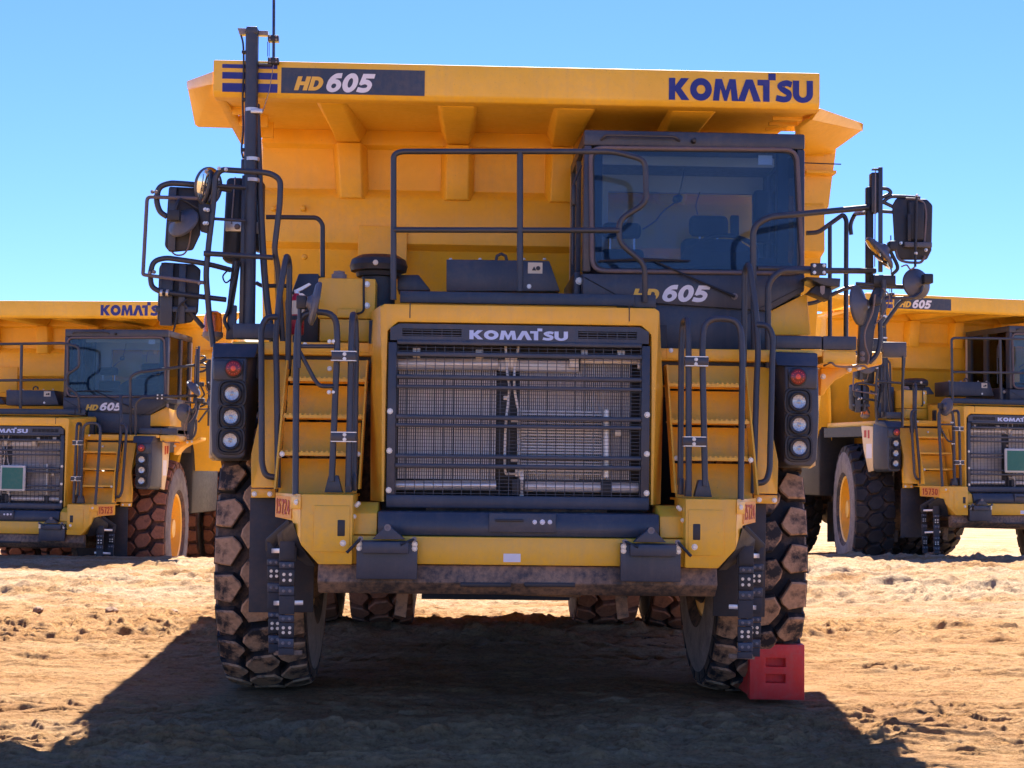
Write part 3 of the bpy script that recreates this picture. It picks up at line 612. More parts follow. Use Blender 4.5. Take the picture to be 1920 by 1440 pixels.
        for (px, py) in ((435.8, 736), (434, 779.5), (432.5, 823.3)):
            c = G(px, py, yh-.001)
            m = MB(); hw = .088
            sq = lambda r_, y: [c+Vector((r_*(abs(math.cos(t))**.6)*math.copysign(1, math.cos(t)), y, r_*(abs(math.sin(t))**.6)*math.copysign(1, math.sin(t)))) for t in [2*math.pi*k/24 for k in range(24)]]
            rings = [sq(.098, 0), sq(.095, -.012), sq(.083, -.014), sq(.076, -.004)]
            vs = [p for r_ in rings for p in r_]; fs = [(i*24+k, i*24+(k+1) % 24, (i+1)*24+(k+1) % 24, (i+1)*24+k) for i in range(3) for k in range(24)]+[tuple(72+k for k in range(24))]
            hl = m.add(vs, fs).build('headlight', M['black'], pod)
            MB().lathe(c+Vector((0, -.008, 0)), (0, -1, 0), [(0, .066), (.020, .066), (.024, .060), (.019, .047), (.012, .045)], 28).build('lamp_rim', M['black'], pod)
            MB().lathe(c+Vector((0, -.010, 0)), (0, -1, 0), [(.014, .052), (.0185, .0465), (.0185, .042), (.006, .040), (.004, .034), (-.004, .026), (-.006, .024)], 28).build('reflector', M['chrome'], pod)
            MB().lathe(c+Vector((0, -.010, 0)), (0, -1, 0), [(-.006, .024), (.004, .023), (.012, .019), (.016, .011), (.017, .001)], 20).build('projector', M['reflector'], pod)
            MB().lathe(c+Vector((0, -.028, 0)), (0, -1, 0), [(0, .047), (.003, .045), (.007, .028), (.008, .001)], 28).build('lens', M['lens'], pod)
        # sticker panel on the outer cheek of the pod
        cx_ = G(394, 750, -1.0).x; zt_, zb_ = G(398, 668, -1.).z, G(404, 862, -1.).z
        sp2 = MB().plate([(cx_, -1.0, zt_), (cx_, -.62, zt_+.02), (cx_+(-s)*.0, -.70, zb_+.35), (cx_, -.86, zb_), (cx_, -1.0, zb_+.02)], (-s*.03, 0, 0)).build('cheek_panel', M['palegold'], pod, bevel=.004)
        for (a0, a1, b0, b1, mm) in ((-.90, -.84, .74, .92, 'redltr'), (-.80, -.72, .76, .92, 'redltr'), (-.97, -.79, .30, .62, 'white')):
            MB().box(cx_+s*.0015, cx_-s*.002, a0, a1, zb_+(zt_-zb_)*b0, zb_+(zt_-zb_)*b1).build('sticker', M[mm], pod)
        # mud flap in front of the wheel
        fo = 0 if s < 0 else 22
        mf = [G(469+fo, 931, -1.30), G(592, 931, -1.30), G(587, 1146, -1.28), G(466+fo, 1146, -1.28)]
        MB().plate(mf, (0, .018, 0)).build('mud_flap', M['rubber'], T, bevel=.004)
        # flexible hanging ladder: two straps of bolted plates
        hb = MB().plate([G(549, 975, -1.80), G(520, 1000, -1.72), G(522, 1020, -1.72), G(575, 1058, -1.78), G(592, 1060, -1.85), G(563, 1020, -1.95), G(550, 980, -1.93)], (0, .03, 0)).build('hanger', M['black'], T, bevel=.005)
        MB().plate([G(498, 1008, -1.62), G(540, 970, -1.75), G(545, 985, -1.75), G(512, 1030, -1.62), G(498, 1030, -1.62)], (0, .03, 0)).build('hanger', M['black'], T, bevel=.005)
        lad = MB().box(*(lambda a_, b_: (a_.x, b_.x, -1.80, -1.78, b_.z, a_.z))(G(524, 1022, -1.8), G(556, 1050, -1.8))).build('hanging_ladder', M['rubber'], T, bevel=.004)
        for (xc, yy, seq, hw) in ((539, -1.80, ((1012, 1048, 0), (1050, 1064, 1), (1064, 1096, 2), (1096, 1114, 1), (1114, 1150, 0), (1150, 1164, 1), (1164, 1194, 2), (1194, 1212, 1), (1212, 1226, 0)), 14), (513, -1.62, ((1014, 1042, 0), (1045, 1058, 1), (1058, 1088, 2), (1090, 1108, 1), (1108, 1140, 0), (1145, 1156, 1), (1156, 1186, 2), (1188, 1204, 1), (1204, 1222, 0)), 12)):
            for (t_, b_, kd) in seq:
                shift = (t_-1012)*.01 if yy > -1.7 else -(t_-1012)*.012
                xx = xc+shift*1.6 if yy > -1.7 else xc+shift
                p, q = G(xx-hw, t_, yy), G(xx+hw, b_, yy); e = (.0, .008, -.004)[kd]
                lp = MB().box(p.x, q.x, yy-.012-e, yy+.012, q.z+.002, p.z-.002).build('strap_plate' if kd == 2 else 'strap_link', (M['rubber'], DK, M['black'])[kd], lad, bevel=.004)
                if kd:
                    zz_ = [(p.z+q.z)/2] if kd == 1 else [p.z-.035, q.z+.035]
                    bolts('bolt', lad, [Vector((xv, yy-.0125-e, zv)) for xv in (p.x+(q.x-p.x)*.3, p.x+(q.x-p.x)*.72) for zv in zz_], .0085, .006, M['zinc'] if kd == 2 else M['hose'])
        for (py, mm) in ((1026, M['steel']), (1124, M['steel']), (1218, M['muddy'])):
            p, q = G(503+(py-1026)*.05, py, -1.60), G(540-(py-1026)*.02, py, -1.79)
            MB().loft([p, p+Vector((0, 0, -.03)), q+Vector((0, 0, -.03)), q], [v+Vector((-s*.10, .04, 0)) for v in (p, p+Vector((0, 0, -.03)), q+Vector((0, 0, -.03)), q)]).build('ladder_tread', mm, lad, bevel=.003)
        # handrails on the stairs
        ya = -1.86
        hr = MB()
        def postfoot(px, py, w0, w1, h, y, par):
            a_ = G(px-w0, py, y); b_ = G(px+w0, py, y); c_ = G(px+w1, py-h, y); d_ = G(px-w1, py-h, y)
            MB().loft([a_, b_, c_, d_], [v+Vector((0, .07, 0)) for v in (a_, b_, c_, d_)]).build('rail_foot', TB, par, bevel=.004)
        r1 = pipe('handrail', T, [G(554, 925, -1.89), G(556, 640, -1.82), G(562, 583, -1.80), G(630, 583, -1.80), G(633, 640, -1.82), G(622, 900, -1.86)], .0205, TB, .1)
        postfoot(625, 921, 17, 9, 32, -1.86, r1)
        r2 = pipe('handrail', T, [G(653, 910, -1.86), G(659, 640, -1.82), G(661, 586, -1.80), G(666, 590, -1.62), G(668, 640, -1.62), G(664, 900, -1.64)], .0205, TB, .06)
        postfoot(653, 921, 6, 5, 32, -1.87, r2); postfoot(664, 918, 5, 4, 32, -1.75, r2)
        for py in (666, 817):
            yy = -1.835
            c0, c1 = G(623, py-8, yy), G(668, py+8, yy)
            cl = MB().box(c0.x, c1.x, yy-.06, yy-.02, c1.z, c0.z).build('rail_clamp', TB, r2, bevel=.004)
            MB().box(c0.x-.004, c1.x+.004, yy-.058, yy-.0, c0.z, c0.z+.006).build('clamp_edge', M['zinc'], r2); MB().box(c0.x-.004, c1.x+.004, yy-.058, yy-.0, c1.z-.006, c1.z).build('clamp_edge', M['zinc'], r2)
            bolts('bolt', r2, [G(646, py-4.5, yy-.061), G(646, py+4.5, yy-.061)], .010, .008)
        if s < 0:
            pipe('handrail_brace', r1, [G(561, 647, -1.82), G(626, 647, -1.82)], .014, TB)
            pipe('handrail_brace', r1, [G(561, 655, -1.82), G(590, 710, -1.83), G(600, 722, -1.84), G(626, 722, -1.84)], .014, TB)
            bolts('bolt', r1, [G(618, 638, -1.82), G(626, 638, -1.82), G(617, 733, -1.84), G(626, 733, -1.84)], .011, .02)
        r3 = pipe('handrail', T, [G(520, 592, -1.44), G(500, 592, -1.46), G(490, 612, -1.47), G(491, 868, -1.52), G(498, 890, -1.53), G(517, 893, -1.52)], .0205, TB, .08)
        pipe('handrail_post', r3, [G(521, 912, -1.52), G(519, 700, -1.46), G(517, 640, -1.44), G(523, 560, -1.42), G(535, 488, -1.38), G(538, 476, -1.34), G(543, 492, -1.28), G(540, 690, -1.28)], .0205, TB, .05)
        # deck over the wheel
        z0, z1_ = G(560, 663, -1.2).z, G(560, 640, -1.2).z
        dk = MB().box(s*.98, s*1.94 if s < 0 else s*2.02, -1.20, .9, z0, z1_).build('fender_deck', Y, T, bevel=.01)
        MB().box(s*1.0, s*2.0, -1.12, .9, z0-.16, z0-.002).build('fender_liner', M['black'], dk)

    return T

def build_wheels(T):
    RAD, W = 1.075, .62
    def lug_mesh(row, lugmat, tyremat):
        # outline in (x, arc) of one block; x from the inner to the outer edge of the tread
        prof = {0: [(-.31, -.098), (-.255, -.112), (-.185, -.118), (-.105, .022), (-.120, .060), (-.175, .112), (-.31, .100)],
                1: [(-.078, -.132), (.050, -.112), (.118, -.020), (.132, .035), (.078, .128), (-.058, .104), (-.122, .020), (-.134, -.035)],
                2: [(.31, .098), (.255, .112), (.185, .118), (.105, -.022), (.120, -.060), (.175, -.112), (.31, -.100)]}[row]
        cx = sum(p[0] for p in prof)/len(prof); ca = sum(p[1] for p in prof)/len(prof)
        def P(x, a, r): 
            crown = 1-.045*(abs(x)/.31)**2.5
            t = a/RAD; rr = r*crown; return (x, -rr*math.cos(t), rr*math.sin(t))
        m = MB(); n = len(prof)
        base = [P(cx+(x-cx)*.99, ca+(a-ca)*.97, RAD-.085) for x, a in prof]; mid = [P(cx+(x-cx)*.93, ca+(a-ca)*.91, RAD-.012) for x, a in prof]
        top = [P(cx+(x-cx)*.84, ca+(a-ca)*.82, RAD) for x, a in prof]
        m.add(base+mid, [(i, (i+1) % n, n+(i+1) % n, n+i) for i in range(n)], 1)
        m.add(mid+top, [(i, (i+1) % n, n+(i+1) % n, n+i) for i in range(n)]+[tuple(n+i for i in range(n))], 0)
        if row in (0, 2):     # shoulder runs down the sidewall
            sx = -1 if row == 0 else 1
            q = [P(sx*.312, -.105, RAD-.03), P(sx*.312, .105, RAD-.03), P(sx*.318, .07, RAD-.24), P(sx*.318, -.07, RAD-.24)]
            m.add([(p[0]-sx*.04, p[1], p[2]) for p in q]+q, [(4, 5, 6, 7), (0, 1, 5, 4), (1, 2, 6, 5), (2, 3, 7, 6), (3, 0, 4, 7)], 1)
        return m
    def tyre(loc, single, lugmat, tyremat, outer):
        prof = [(-.27, .52), (-.325, .60), (-.335, .78), (-.315, .93), (-.29, .985), (0, .995), (.29, .985), (.315, .93), (.335, .78), (.325, .60), (.27, .52)]
        m = MB(); N = 64
        vs = []; fs = []
        for x, r in prof:
            for k in range(N): t = 2*math.pi*k/N; vs.append((x, -r*math.cos(t), r*math.sin(t)))
        for i in range(len(prof)-1):
            for k in range(N): fs.append((i*N+k, i*N+(k+1) % N, (i+1)*N+(k+1) % N, (i+1)*N+k))
        m.add(vs, fs)
        wh = m.build('wheel', M[tyremat], T, ang=40); wh.location = loc
        # sidewall faces dusty
        wh.data.materials.append(M['sidewall'])
        for p in wh.data.polygons:
            if abs(p.center.x) > .318 : p.material_index = 1
        s = outer
        rim = MB().lathe((0, 0, 0), (s, 0, 0), [(-.27, .53), (-.27, .50), (-.05, .47), (.02, .30), (.05, .22), (.05, .01)], 40)
        rim.lathe((0, 0, 0), (s, 0, 0), [(.10, .46), (.27, .505), (.285, .545), (.27, .555), (.24, .52), (.08, .49)], 40)
        rm = rim.build('rim', M['yellow'], wh, ang=30)
        hub = MB().lathe((0, 0, 0), (s, 0, 0), [(.04, .26), (.16, .24), (.20, .17), (.26, .14), (.27, .01)], 24).build('hub', M['yellow'], wh, ang=30)
        nl = MB()
        for k in range(16): a = 2*math.pi*k/16; nl.lathe((s*.03, .36*math.cos(a), .36*math.sin(a)), (s, 0, 0), [(0, .022), (.05, .02)], 6)
        nl.build('wheel_nut', M['muddy'], wh, kind='stuff')
        CNT = 25
        if single:
            for row in range(3):
                me = lug_meshes[row]; off = (.0, .5, .07)[row] if True else 0
                for k in range(CNT):
                    o = bpy.data.objects.new('tread_lug', me); COL.objects.link(o); o.parent = wh
                    o.rotation_euler = (2*math.pi*(k+off)/CNT, 0, 0)
        else:
            mm = MB()
            for row in range(3):
                src = lug_mesh(row, 0, 0); off = (.0, .5, .07)[row]
                for k in range(CNT):
                    rot = Matrix.Rotation(2*math.pi*(k+off)/CNT, 3, 'X'); mm.add([rot@Vector(v) for v in src.v], src.f); mm.mi[-len(src.mi):] = src.mi
            mm.build('tread_lug', [M['lugrear'], M['tyrered']], wh, kind='stuff', ang=25)
        return wh
    lug_meshes = []
    for row in range(3):
        o = lug_mesh(row, 0, 0).build('tread_lug', [M['lugtop'], M['tyre']], None, bevel=0, ang=25)
        lug_meshes.append(o.data); bpy.data.objects.remove(o)
    xf = (gx(1508, -.9, 1000)-gx(398, -.9, 1000))/2-.325
    out = []
    for s in (-1, 1): out.append(tyre((s*xf, 0, 1.06), True, 'lugtop', 'tyre', s))
    yr = 4.3
    for s in (-1, 1):
        for k, xx in enumerate((1.13, 1.88)): tyre((s*xx, yr, 1.06), False, 'lugrear', 'tyrered', s)
    # axles, frame, sump, exhaust bits below
    ch = MB()
    for s in (-1, 1): ch.box(s*.42, s*.58, -1.2, 5.2, 1.05, 1.5)
    ch.box(-.6, .6, -1.5, -1.2, 1.0, 1.4)
    fr = ch.build('chassis_frame', M['muddy'], T, bevel=.01)
    MB().cyl((-1.4, 4.3, 1.06), (1.4, 4.3, 1.06), .26, None, 20).lathe((0, 3.95, 1.06), (0, 1, 0), [(0, .2), (.1, .40), (.5, .44), (.75, .25)], 24).build('rear_axle', M['muddy'], T)
    MB().box(-.62, .62, 1.3, 3.4, .66, 1.3).build('dark_belly', M['muddy'], T, bevel=.05)  # transmission belly, added to darken the gap under the truck
    MB().box(-.72, .72, 3.30, 3.33, .36, 1.1).build('dark_filler_sheet', M['rubber'], T)  # added dark sheet, hides sunlit ground seen between the rear wheels
    p, q = g(875, 1112, -.8), g(1088, 1141, -.8)
    MB().loft([(p.x, -1.5, .90), (q.x, -1.5, .90), (q.x-.06, -1.5, .80), (p.x+.05, -1.5, .82)], [(p.x, 1.2, .90), (q.x, 1.2, .90), (q.x-.05, 1.2, .72), (p.x+.05, 1.2, .74)]).build('sump_guard', M['muddy'], T, bevel=.015)
    for s in (-1, 1):
        MB().cyl((s*1.02, -.05, .80), (s*1.0, .1, 2.2), .15, .13, 20).build('suspension_cylinder', M['muddy'], T)
        MB().lathe((s*1.05, 0, 1.06), (s, 0, 0), [(-.15, .3), (.3, .34), (.42, .42)], 24).build('wheel_hub', M['muddy'], T)
        MB().box(s*.55, s*1.1, -.12, .12, .85, 1.15).build('axle_arm', M['muddy'], T, bevel=.02)
        MB().tube([(s*.62, -.4, .82), (s*.75, .8, .80), (s*.72, 2.4, .86)], .05, 10).build('steering_link', M['muddy'], T)
        MB().plate([(s*.72, -.9, .80), (s*.80, -.9, .80), (s*.82, -.9, .62), (s*.74, -.9, .60)], (0, .03, 0)).build('hanger_tab', M['muddy'], T)
        MB().box(s*1.98, s*1.3, 1.12, 2.7, 1.25, 2.75).build('side_tank', M['black'], T, bevel=.05)
    return out

def build_upper(T):
    Y, BY, DK, TB = M['yellow'], M['body_yellow'], M['dark'], M['tube']
    def bx(px0, px1, py0, py1, y, dpt, name, mat, par, bev=.005):
        p, q = g(px0, py0, y), g(px1, py1, y); return MB().box(p.x, q.x, y, y+dpt, q.z, p.z).build(name, mat, par, bevel=bev)
    def pp(name, par, pts, y, px=11, mat=None, rad=.06):      # pts (px,py) or (px,py,y)
        r = px*.5*(11.6+y)/FPX
        return pipe(name, par, [g(p[0], p[1], p[2] if len(p) > 2 else y) for p in pts], r, mat or TB, rad)
    # ------------------------------------------------ deck: fascia, planks, platform right of the cab
    f = bx(555, 692, 641, 662, -1.205, .03, 'deck_fascia', Y, T); bx(1250, 1392, 653, 675, -1.205, .03, 'deck_fascia', Y, T)
    bolts('bolt', f, [g(1258, 657, -1.207), g(572, 646, -1.207)], .013, .01)
    bx(692, 1250, 600, 672, -1.02, .1, 'deck_bulkhead', M['black'], T)
    pl = bx(750, 1190, 545, 574, -1.16, .05, 'deck_plank', DK, T, .006); bx(1158, 1230, 552, 577, -1.14, .05, 'plank_end', DK, pl, .006)
    bx(770, 1165, 560, 580, -1.10, .9, 'hood_top', Y, T)
    bx(437, 516, 606, 635, -1.15, .14, 'kick_plate', DK, T); 
    k = bx(1455, 1541, 629, 654, -1.15, .06, 'kick_plate', DK, T); bx(1543.5, 1606, 630, 656, -1.15, .06, 'kick_plate', DK, T)
    bx(1610, 1656, 634, 660, .2, .06, 'kick_plate', DK, T)
    pr = bx(1455, 1542, 655, 668, -1.2, 1.9, 'side_platform', Y, T); bx(1542.5, 1606, 657, 683, -1.18, .5, 'platform_edge', Y, pr, .015); bx(1630, 1655, 659, 684, -.2, .5, 'platform_edge', Y, pr, .015)
    # curved fender bracket
    up = [(1540, 690), (1575, 688), (1610, 682), (1643, 672), (1643, 684)]; lo = [(1620, 692), (1590, 700), (1565, 714), (1550, 730), (1545, 740), (1538, 742)]
    MB().plate([g(a, b, -.75) for a, b in up+lo], (0, .3, 0)).build('fender_bracket', Y, pr, bevel=.008)
    bolts('bolt', pr, [g(1592, 692, -.752), g(1610, 689, -.752), g(1543, 706, -.752)], .016, .02)
    MB().tube(smooth_curve([g(1545, 686, -1.1), g(1558, 680, -1.2), g(1570, 687, -1.2), g(1600, 688, -1.2), g(1618, 686, -1.2), g(1626, 690, -1.2)]), .007, 6).build('cable', M['brownwire'], pr)
    # left wing of the deck seen past the lamp pod
    bx(1656, 1700, 641, 670, .8, .08, 'rear_kick_plate', M['mirrorback'], pr)
    pp('rear_post', pr, [(1693, 668), (1692, 800)], .8, 5)
    # ------------------------------------------------ cab
    yc = -.77
    x0, x1 = gx(1094, yc, 400), gx(1509, yc, 400)
    zt, zg1, zg0, zb = gz(247, yc, 1300), gz(276, yc, 1300), gz(513, yc, 1300), gz(652, yc, 1300)
    yb = .55
    xi0, xi1 = gx(1106, yc, 400), gx(1497, yc, 400)
    m = MB()
    # front frame pieces: header, posts, apron
    m.box(x0, x1, yc, yc+.10, zg1+.0, zt); m.box(x0, xi0+.01, yc, yc+.12, zg0, zg1); m.box(xi1-.01, x1, yc, yc+.12, zg0, zg1)
    cab = m.build('cab', DK, T, bevel=.012)
    ap = [g(1093, 513, yc), g(1509, 515, yc), g(1508, 546, yc), g(1442, 583, yc), g(1400, 600, yc), g(1400, 654, yc), g(1245, 652, yc), g(1245, 600, yc), g(1093, 560, yc)]
    MB().plate([ap[0], ap[1], ap[2], ap[3], ap[8]], (0, .12, 0)).build('apron', DK, cab, bevel=.008)
    p, q = g(1190, 572, yc+.02), g(1443, 656, yc+.02)
    MB().box(p.x, q.x, yc+.03, yc+.2, q.z, p.z+.03).build('lower_apron', DK, cab, bevel=.006)
    MB().plate([g(1441, 585, yc+.03), g(1513, 549, yc+.03), g(1520, 628, yc+.03), g(1441, 628, yc+.03)], (0, .6, 0)).build('side_panel', Y, cab, bevel=.006)
    MB().box(x0, x1, yc+.1, yb, zt-.08, zt-.002).build('cab_roof', DK, cab, bevel=.01)
    # rear wall with window, floor, side posts
    wz0, wz1 = zg0+.12, gz(362, .5, 1300); wx0, wx1 = gx(1140, .5, 400), gx(1412, .5, 400)
    rw = MB(); rw.box(x0, wx0, yb-.06, yb, zb, zt-.08).box(wx1, x1, yb-.06, yb, zb, zt-.08).box(wx0, wx1, yb-.06, yb, wz1, zt-.08).box(wx0, wx1, yb-.06, yb, zb, wz0)
    rw.build('rear_wall', M['trim'], cab)
    MB().box(wx0, wx1, yb-.035, yb-.025, wz0, wz1).build('rear_window', M['clear'], cab)
    MB().box(x0, x1, yc+.2, yb, zb, zb+.06).build('cab_floor', M['trim'], cab)
    for sx, xx in ((1, x0), (-1, x1)):
        MB().box(xx, xx+sx*.05, yb-.16, yb-.06, zg0, zt-.08).box(xx, xx+sx*.05, -.10, 0, zg0, zt-.08).box(xx, xx+sx*.05, yc+.12, yb, zg0-.62, zg0).box(xx, xx+sx*.05, yc+.12, yb, zg1+.02, zt-.08).build('side_frame', DK, cab)
        MB().box(xx+sx*.018, xx+sx*.026, yc+.12, -.1, zg0+.003, zg1+.017).box(xx+sx*.018, xx+sx*.026, 0, yb-.16, zg0+.003, zg1+.017).build('side_window', M['clear'], cab)
    # windscreen and gasket
    rr = [g(1107, 277, yc), g(1494, 281, yc), g(1505, 513, yc), g(1110, 508, yc)]
    loop = fillet(rr, .09, 6, closed=True)
    MB().tube([p+Vector((0, -.006, 0)) for p in loop], .016, 8, closed=True).build('window_gasket', M['gasket'], cab, ang=60)
    MB().tube([Vector(((p.x-(xi0+xi1)/2)*.975+(xi0+xi1)/2, yc+.004, (p.z-(zg0+zg1)/2)*.965+(zg0+zg1)/2)) for p in loop], .007, 6, closed=True).build('inner_gasket', M['black'], cab, ang=60)
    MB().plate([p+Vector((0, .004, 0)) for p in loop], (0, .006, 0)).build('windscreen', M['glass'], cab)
    # interior
    iy = .05
    dash = MB().loft([(x0+.06, yc+.12, zg0-.1), (x1-.06, yc+.12, zg0-.1), (x1-.06, yc+.12, zg0+.10), (x0+.06, yc+.12, zg0+.07)], [(x0+.06, -.25, zg0-.1), (x1-.06, -.25, zg0-.1), (x1-.06, -.30, zg0+.20), (x0+.06, -.3, zg0+.12)]).build('dashboard', M['seat'], cab, bevel=.02)
    def soft(px0, px1, py0, py1, y, d, name, par, bev=.04, mat='seat'):
        p, q = g(px0, py0, y), g(px1, py1, y); return MB().box(p.x, q.x, y, y+d, q.z, p.z).build(name, M[mat], par, bevel=bev, seg=4)
    st = soft(1280, 1395, 445, 520, .12, .16, 'driver_seat', cab, .05); soft(1294, 1367, 402, 443, .12, .10, 'headrest', st, .045); soft(1371, 1386, 403, 445, .14, .05, 'headrest_pillar', st, .01)
    MB().cyl(g(1312, 440, .17), g(1312, 452, .17), .008).cyl(g(1345, 440, .17), g(1345, 452, .17), .008).build('headrest_post', M['steel'], st)
    s2 = soft(1128, 1208, 465, 520, .12, .14, 'passenger_seat', cab, .04); soft(1130, 1203, 415, 447, .12, .09, 'headrest', s2, .055)
    MB().cyl(g(1144, 445, .16), g(1144, 468, .16), .008).cyl(g(1189, 445, .16), g(1189, 468, .16), .008).build('headrest_post', M['steel'], s2)
    wc = g(1365, 470, -.30); MB().tube([wc+Vector((.22*math.cos(t), .16*math.sin(t), .14*math.sin(t))) for t in [2*math.pi*k/28 for k in range(28)]], .018, 8, closed=True).cyl(wc, wc+Vector((0, -.18, -.2)), .03).build('steering_wheel', M['black'], cab)
    MB().lathe(g(1350, 468, -.42), (0, -.2, 1), [(-.1, .30), (0, .26), (.06, .15), (.08, .01)], 24).build('instrument_hood', M['seat'], cab)
    soft(1130, 1452, 290, 314, -.35, .03, 'sun_visor', cab, .01, 'trim')
    MB().tube(smooth_curve([g(1283, 316, -.3), g(1278, 345, -.3), g(1270, 375, -.3)]), .005, 6).tube(smooth_curve([g(1268, 378, -.3), g(1245, 395, -.3), g(1228, 415, -.3), g(1205, 430, -.3)]), .006, 6).lathe(g(1270, 373, -.3), (.8, 0, .4), [(-.04, .008), (-.02, .03), (.02, .03), (.04, .01)], 12).build('hand_microphone', M['black'], cab)
    MB().tube(smooth_curve([g(1312, 360, .2), g(1305, 385, .2), g(1308, 402, .2)]), .004, 6).build('curly_lead', M['black'], cab)
    soft(1415, 1445, 355, 455, .25, .1, 'coat', cab, .03)
    bx(1422, 1448, 291, 309, -.70, .004, 'paper_notice', M['white'], cab, 0)
    for (a_, b_) in ((1112, 1128), (1458, 1478)): bx(a_, b_, 285, 505, -.62, .05, 'pillar_trim', M['seat'], cab)
    # wiper
    MB().tube([g(1122, 489, yc-.03), g(1200, 486, yc-.035), g(1294, 489, yc-.03)], [.006, .013, .005], 6).tube([g(1225, 488, yc-.03), g(1290, 518, yc-.03), g(1378, 556, yc-.02)], [.006, .008, .012], 6).build('wiper', M['black'], cab)
    bolts('wiper_pivot', cab, [g(1377, 556, yc)], .02, .02, M['hose'])
    # roof grab handle, small items
    MB().tube(fillet([g(1127, 262, yc), g(1136, 253, yc-.05), g(1265, 256, yc-.05), g(1274, 264, yc)], .04), .010, 8).build('grab_handle', TB, cab)
    MB().lathe(g(1300, 265, yc), (0, -1, 0), [(0, .02), (.03, .014), (.05, .016), (.055, .004)], 12).build('washer_nozzle', M['black'], cab)
    def txt(par, word, px0, px1, pyt, pyb, y, mat, shear=0):
        A, B = g(px0, pyb, y), g(px1, pyb, y); C = g(px0, pyt, y)
        return letters('lettering', word, HEAVY, (A.x, y, A.z), (B.x-A.x, 0, 0), (0, 0, C.z-A.z), mat, par, shear, .003, track=.0)
    txt(cab, 'HD', 1184, 1233, 541, 564, yc-.001, M['amberltr'], .28); txt(cab, '605', 1239, 1326, 534, 565, yc-.001, M['white'], .28)
    for (A, Bq) in (((1096, 520), (1190, 572)), ((1500, 540), (1400, 590))): MB().tube([g(*A, yc-.001), g(*Bq, yc-.001)], .004, 5).build('panel_seam', M['black'], cab)
    # side door edge and mirror-side latch
    pts = [(1085, 318), (1070, 345), (1070, 480), (1078, 488)]
    pp('door_rail', cab, [(1090, 310), (1074, 348), (1074, 495)], -.5, 5)
    MB().box(x0-.05, x0-.002, -.62, .45, zg0-.25, zg0+.02).build('door', DK, cab, bevel=.01)
    bx(1072, 1080, 346, 384, -.55, .05, 'door_hinge', TB, cab); bolts('door_latch', cab, [g(1086, 527, -.63)], .022, .02)
    # ------------------------------------------------ centre guard rail
    gr = pp('guard_rail', T, [(738, 562), (738, 290), (752, 284), (1150, 284), (1210, 300, -1.22), (1212, 380, -1.22), (1161, 412, -1.22), (1161, 455, -1.22), (1209, 495, -1.2), (1209, 566, -1.16)], -1.24, 11)
    pp('rail_post', gr, [(975, 286), (975, 546)], -1.24, 12); pp('mid_rail', gr, [(738, 431), (1161, 432, -1.23)], -1.245, 11)
    # ------------------------------------------------ things on the deck behind the hood
    cb = MB().plate([g(837, 486, -.55), g(1030, 489, -.55), g(1050, 546, -.55), g(837, 546, -.55)], (0, .45, 0)).build('electrical_cabinet', DK, T, bevel=.008)
    bx(990, 1017, 492, 513, -.553, .004, 'warning_label', M['cream'], cb, 0); p = g(997, 507, -.556)
    MB().plate([p, p+Vector((.034, 0, 0)), p+Vector((.017, 0, .03))], (0, .002, 0)).lathe(g(1009, 503, -.555), (0, -1, 0), [(0, .016), (.002, .016)], 12).build('warning_symbol', M['black'], cb)
    bolts('bolt', cb, [g(992, 537, -.552)], .014, .008); bolts('bolt', cb, [g(x, 487, -.5) for x in (845, 900, 982, 1021)], .012, .012, d=(0, 0, 1))
    MB().tube([g(930, 489, -.4), g(932, 480, -.4), g(940, 476, -.4), g(948, 480, -.4), g(950, 489, -.4)], .012, 8).build('lifting_eye', TB, cb)
    tk = bx(597, 703, 521, 598, -.72, .4, 'hydraulic_tank', Y, T, .008); bx(600, 700, 598, 641, -.75, .4, 'tank_base', Y, tk, .006); bx(632, 668, 579, 596, -.76, .04, 'tank_step', Y, tk)
    bolts('bolt', tk, [g(688, 533, -.722), g(688, 573, -.722)], .018, .02)
    MB().tube(fillet([g(682, 519, -.74), g(682, 585, -.74), g(668, 589, -.74)], .03), .008, 8).build('tank_pipe', M['black'], tk)
    c = g(636, 518, -.55); MB().lathe(c, (0, 0, 1), [(-.02, .055), (.012, .055), (.02, .04), (.035, .04), (.04, .01)], 18).build('filler_cap', M['hose'], tk)
    ac = MB().lathe(g(709, 560, -.35), (0, 0, 1), [(-.25, .125), (.155, .125), (.16, .16), (.19, .17), (.20, .205), (.225, .21), (.24, .215), (.285, .20), (.315, .15), (.32, .01)], 32).build('air_cleaner', M['black'], T, ang=30)
    MB().lathe(g(709, 515, -.35), (0, 0, 1), [(-.01, .130), (.01, .130)], 28).build('clamp_band', M['zinc'], ac)
    MB().lathe(g(707, 500, -.35)+Vector((0, -.2, 0)), (0, -1, .2), [(0, .02), (.02, .02), (.025, .002)], 10).build('clip', M['cream'], ac)
    MB().plate([g(560, 513, -.45), g(597, 513, -.45), g(597, 642, -.45), g(548, 642, -.45), g(548, 545, -.45)], (0, .3, 0)).build('battery_case', DK, T, bevel=.008)
    MB().plate([g(745, 515, -.3), g(785, 515, -.3), g(808, 545, -.3), g(745, 545, -.3)], (0, .3, 0)).build('duct', DK, T, bevel=.01)
    pp('rear_rail', T, [(499, 407), (595, 408), (605, 420), (605, 520)], -.30, 9)
    pp('bracket_arm', T, [(480, 530), (490, 536), (548, 536)], -.5, 8)
    # ------------------------------------------------ off-side mast with aerial
    ym = -.92
    mast = pp('mast', T, [(473, 56), (466, 610)], ym, 25)
    MB().box(*(lambda a, b: (a.x, b.x, ym-.045, ym+.045, b.z, a.z))(g(463, 52, ym), g(484, 66, ym))).build('mast_cap', DK, mast, bevel=.01)
    MB().plate([g(445, 52, ym), g(466, 53, ym), g(466, 63, ym), g(449, 65, ym)], (0, .06, 0)).build('bracket', M['hose'], mast, bevel=.003)
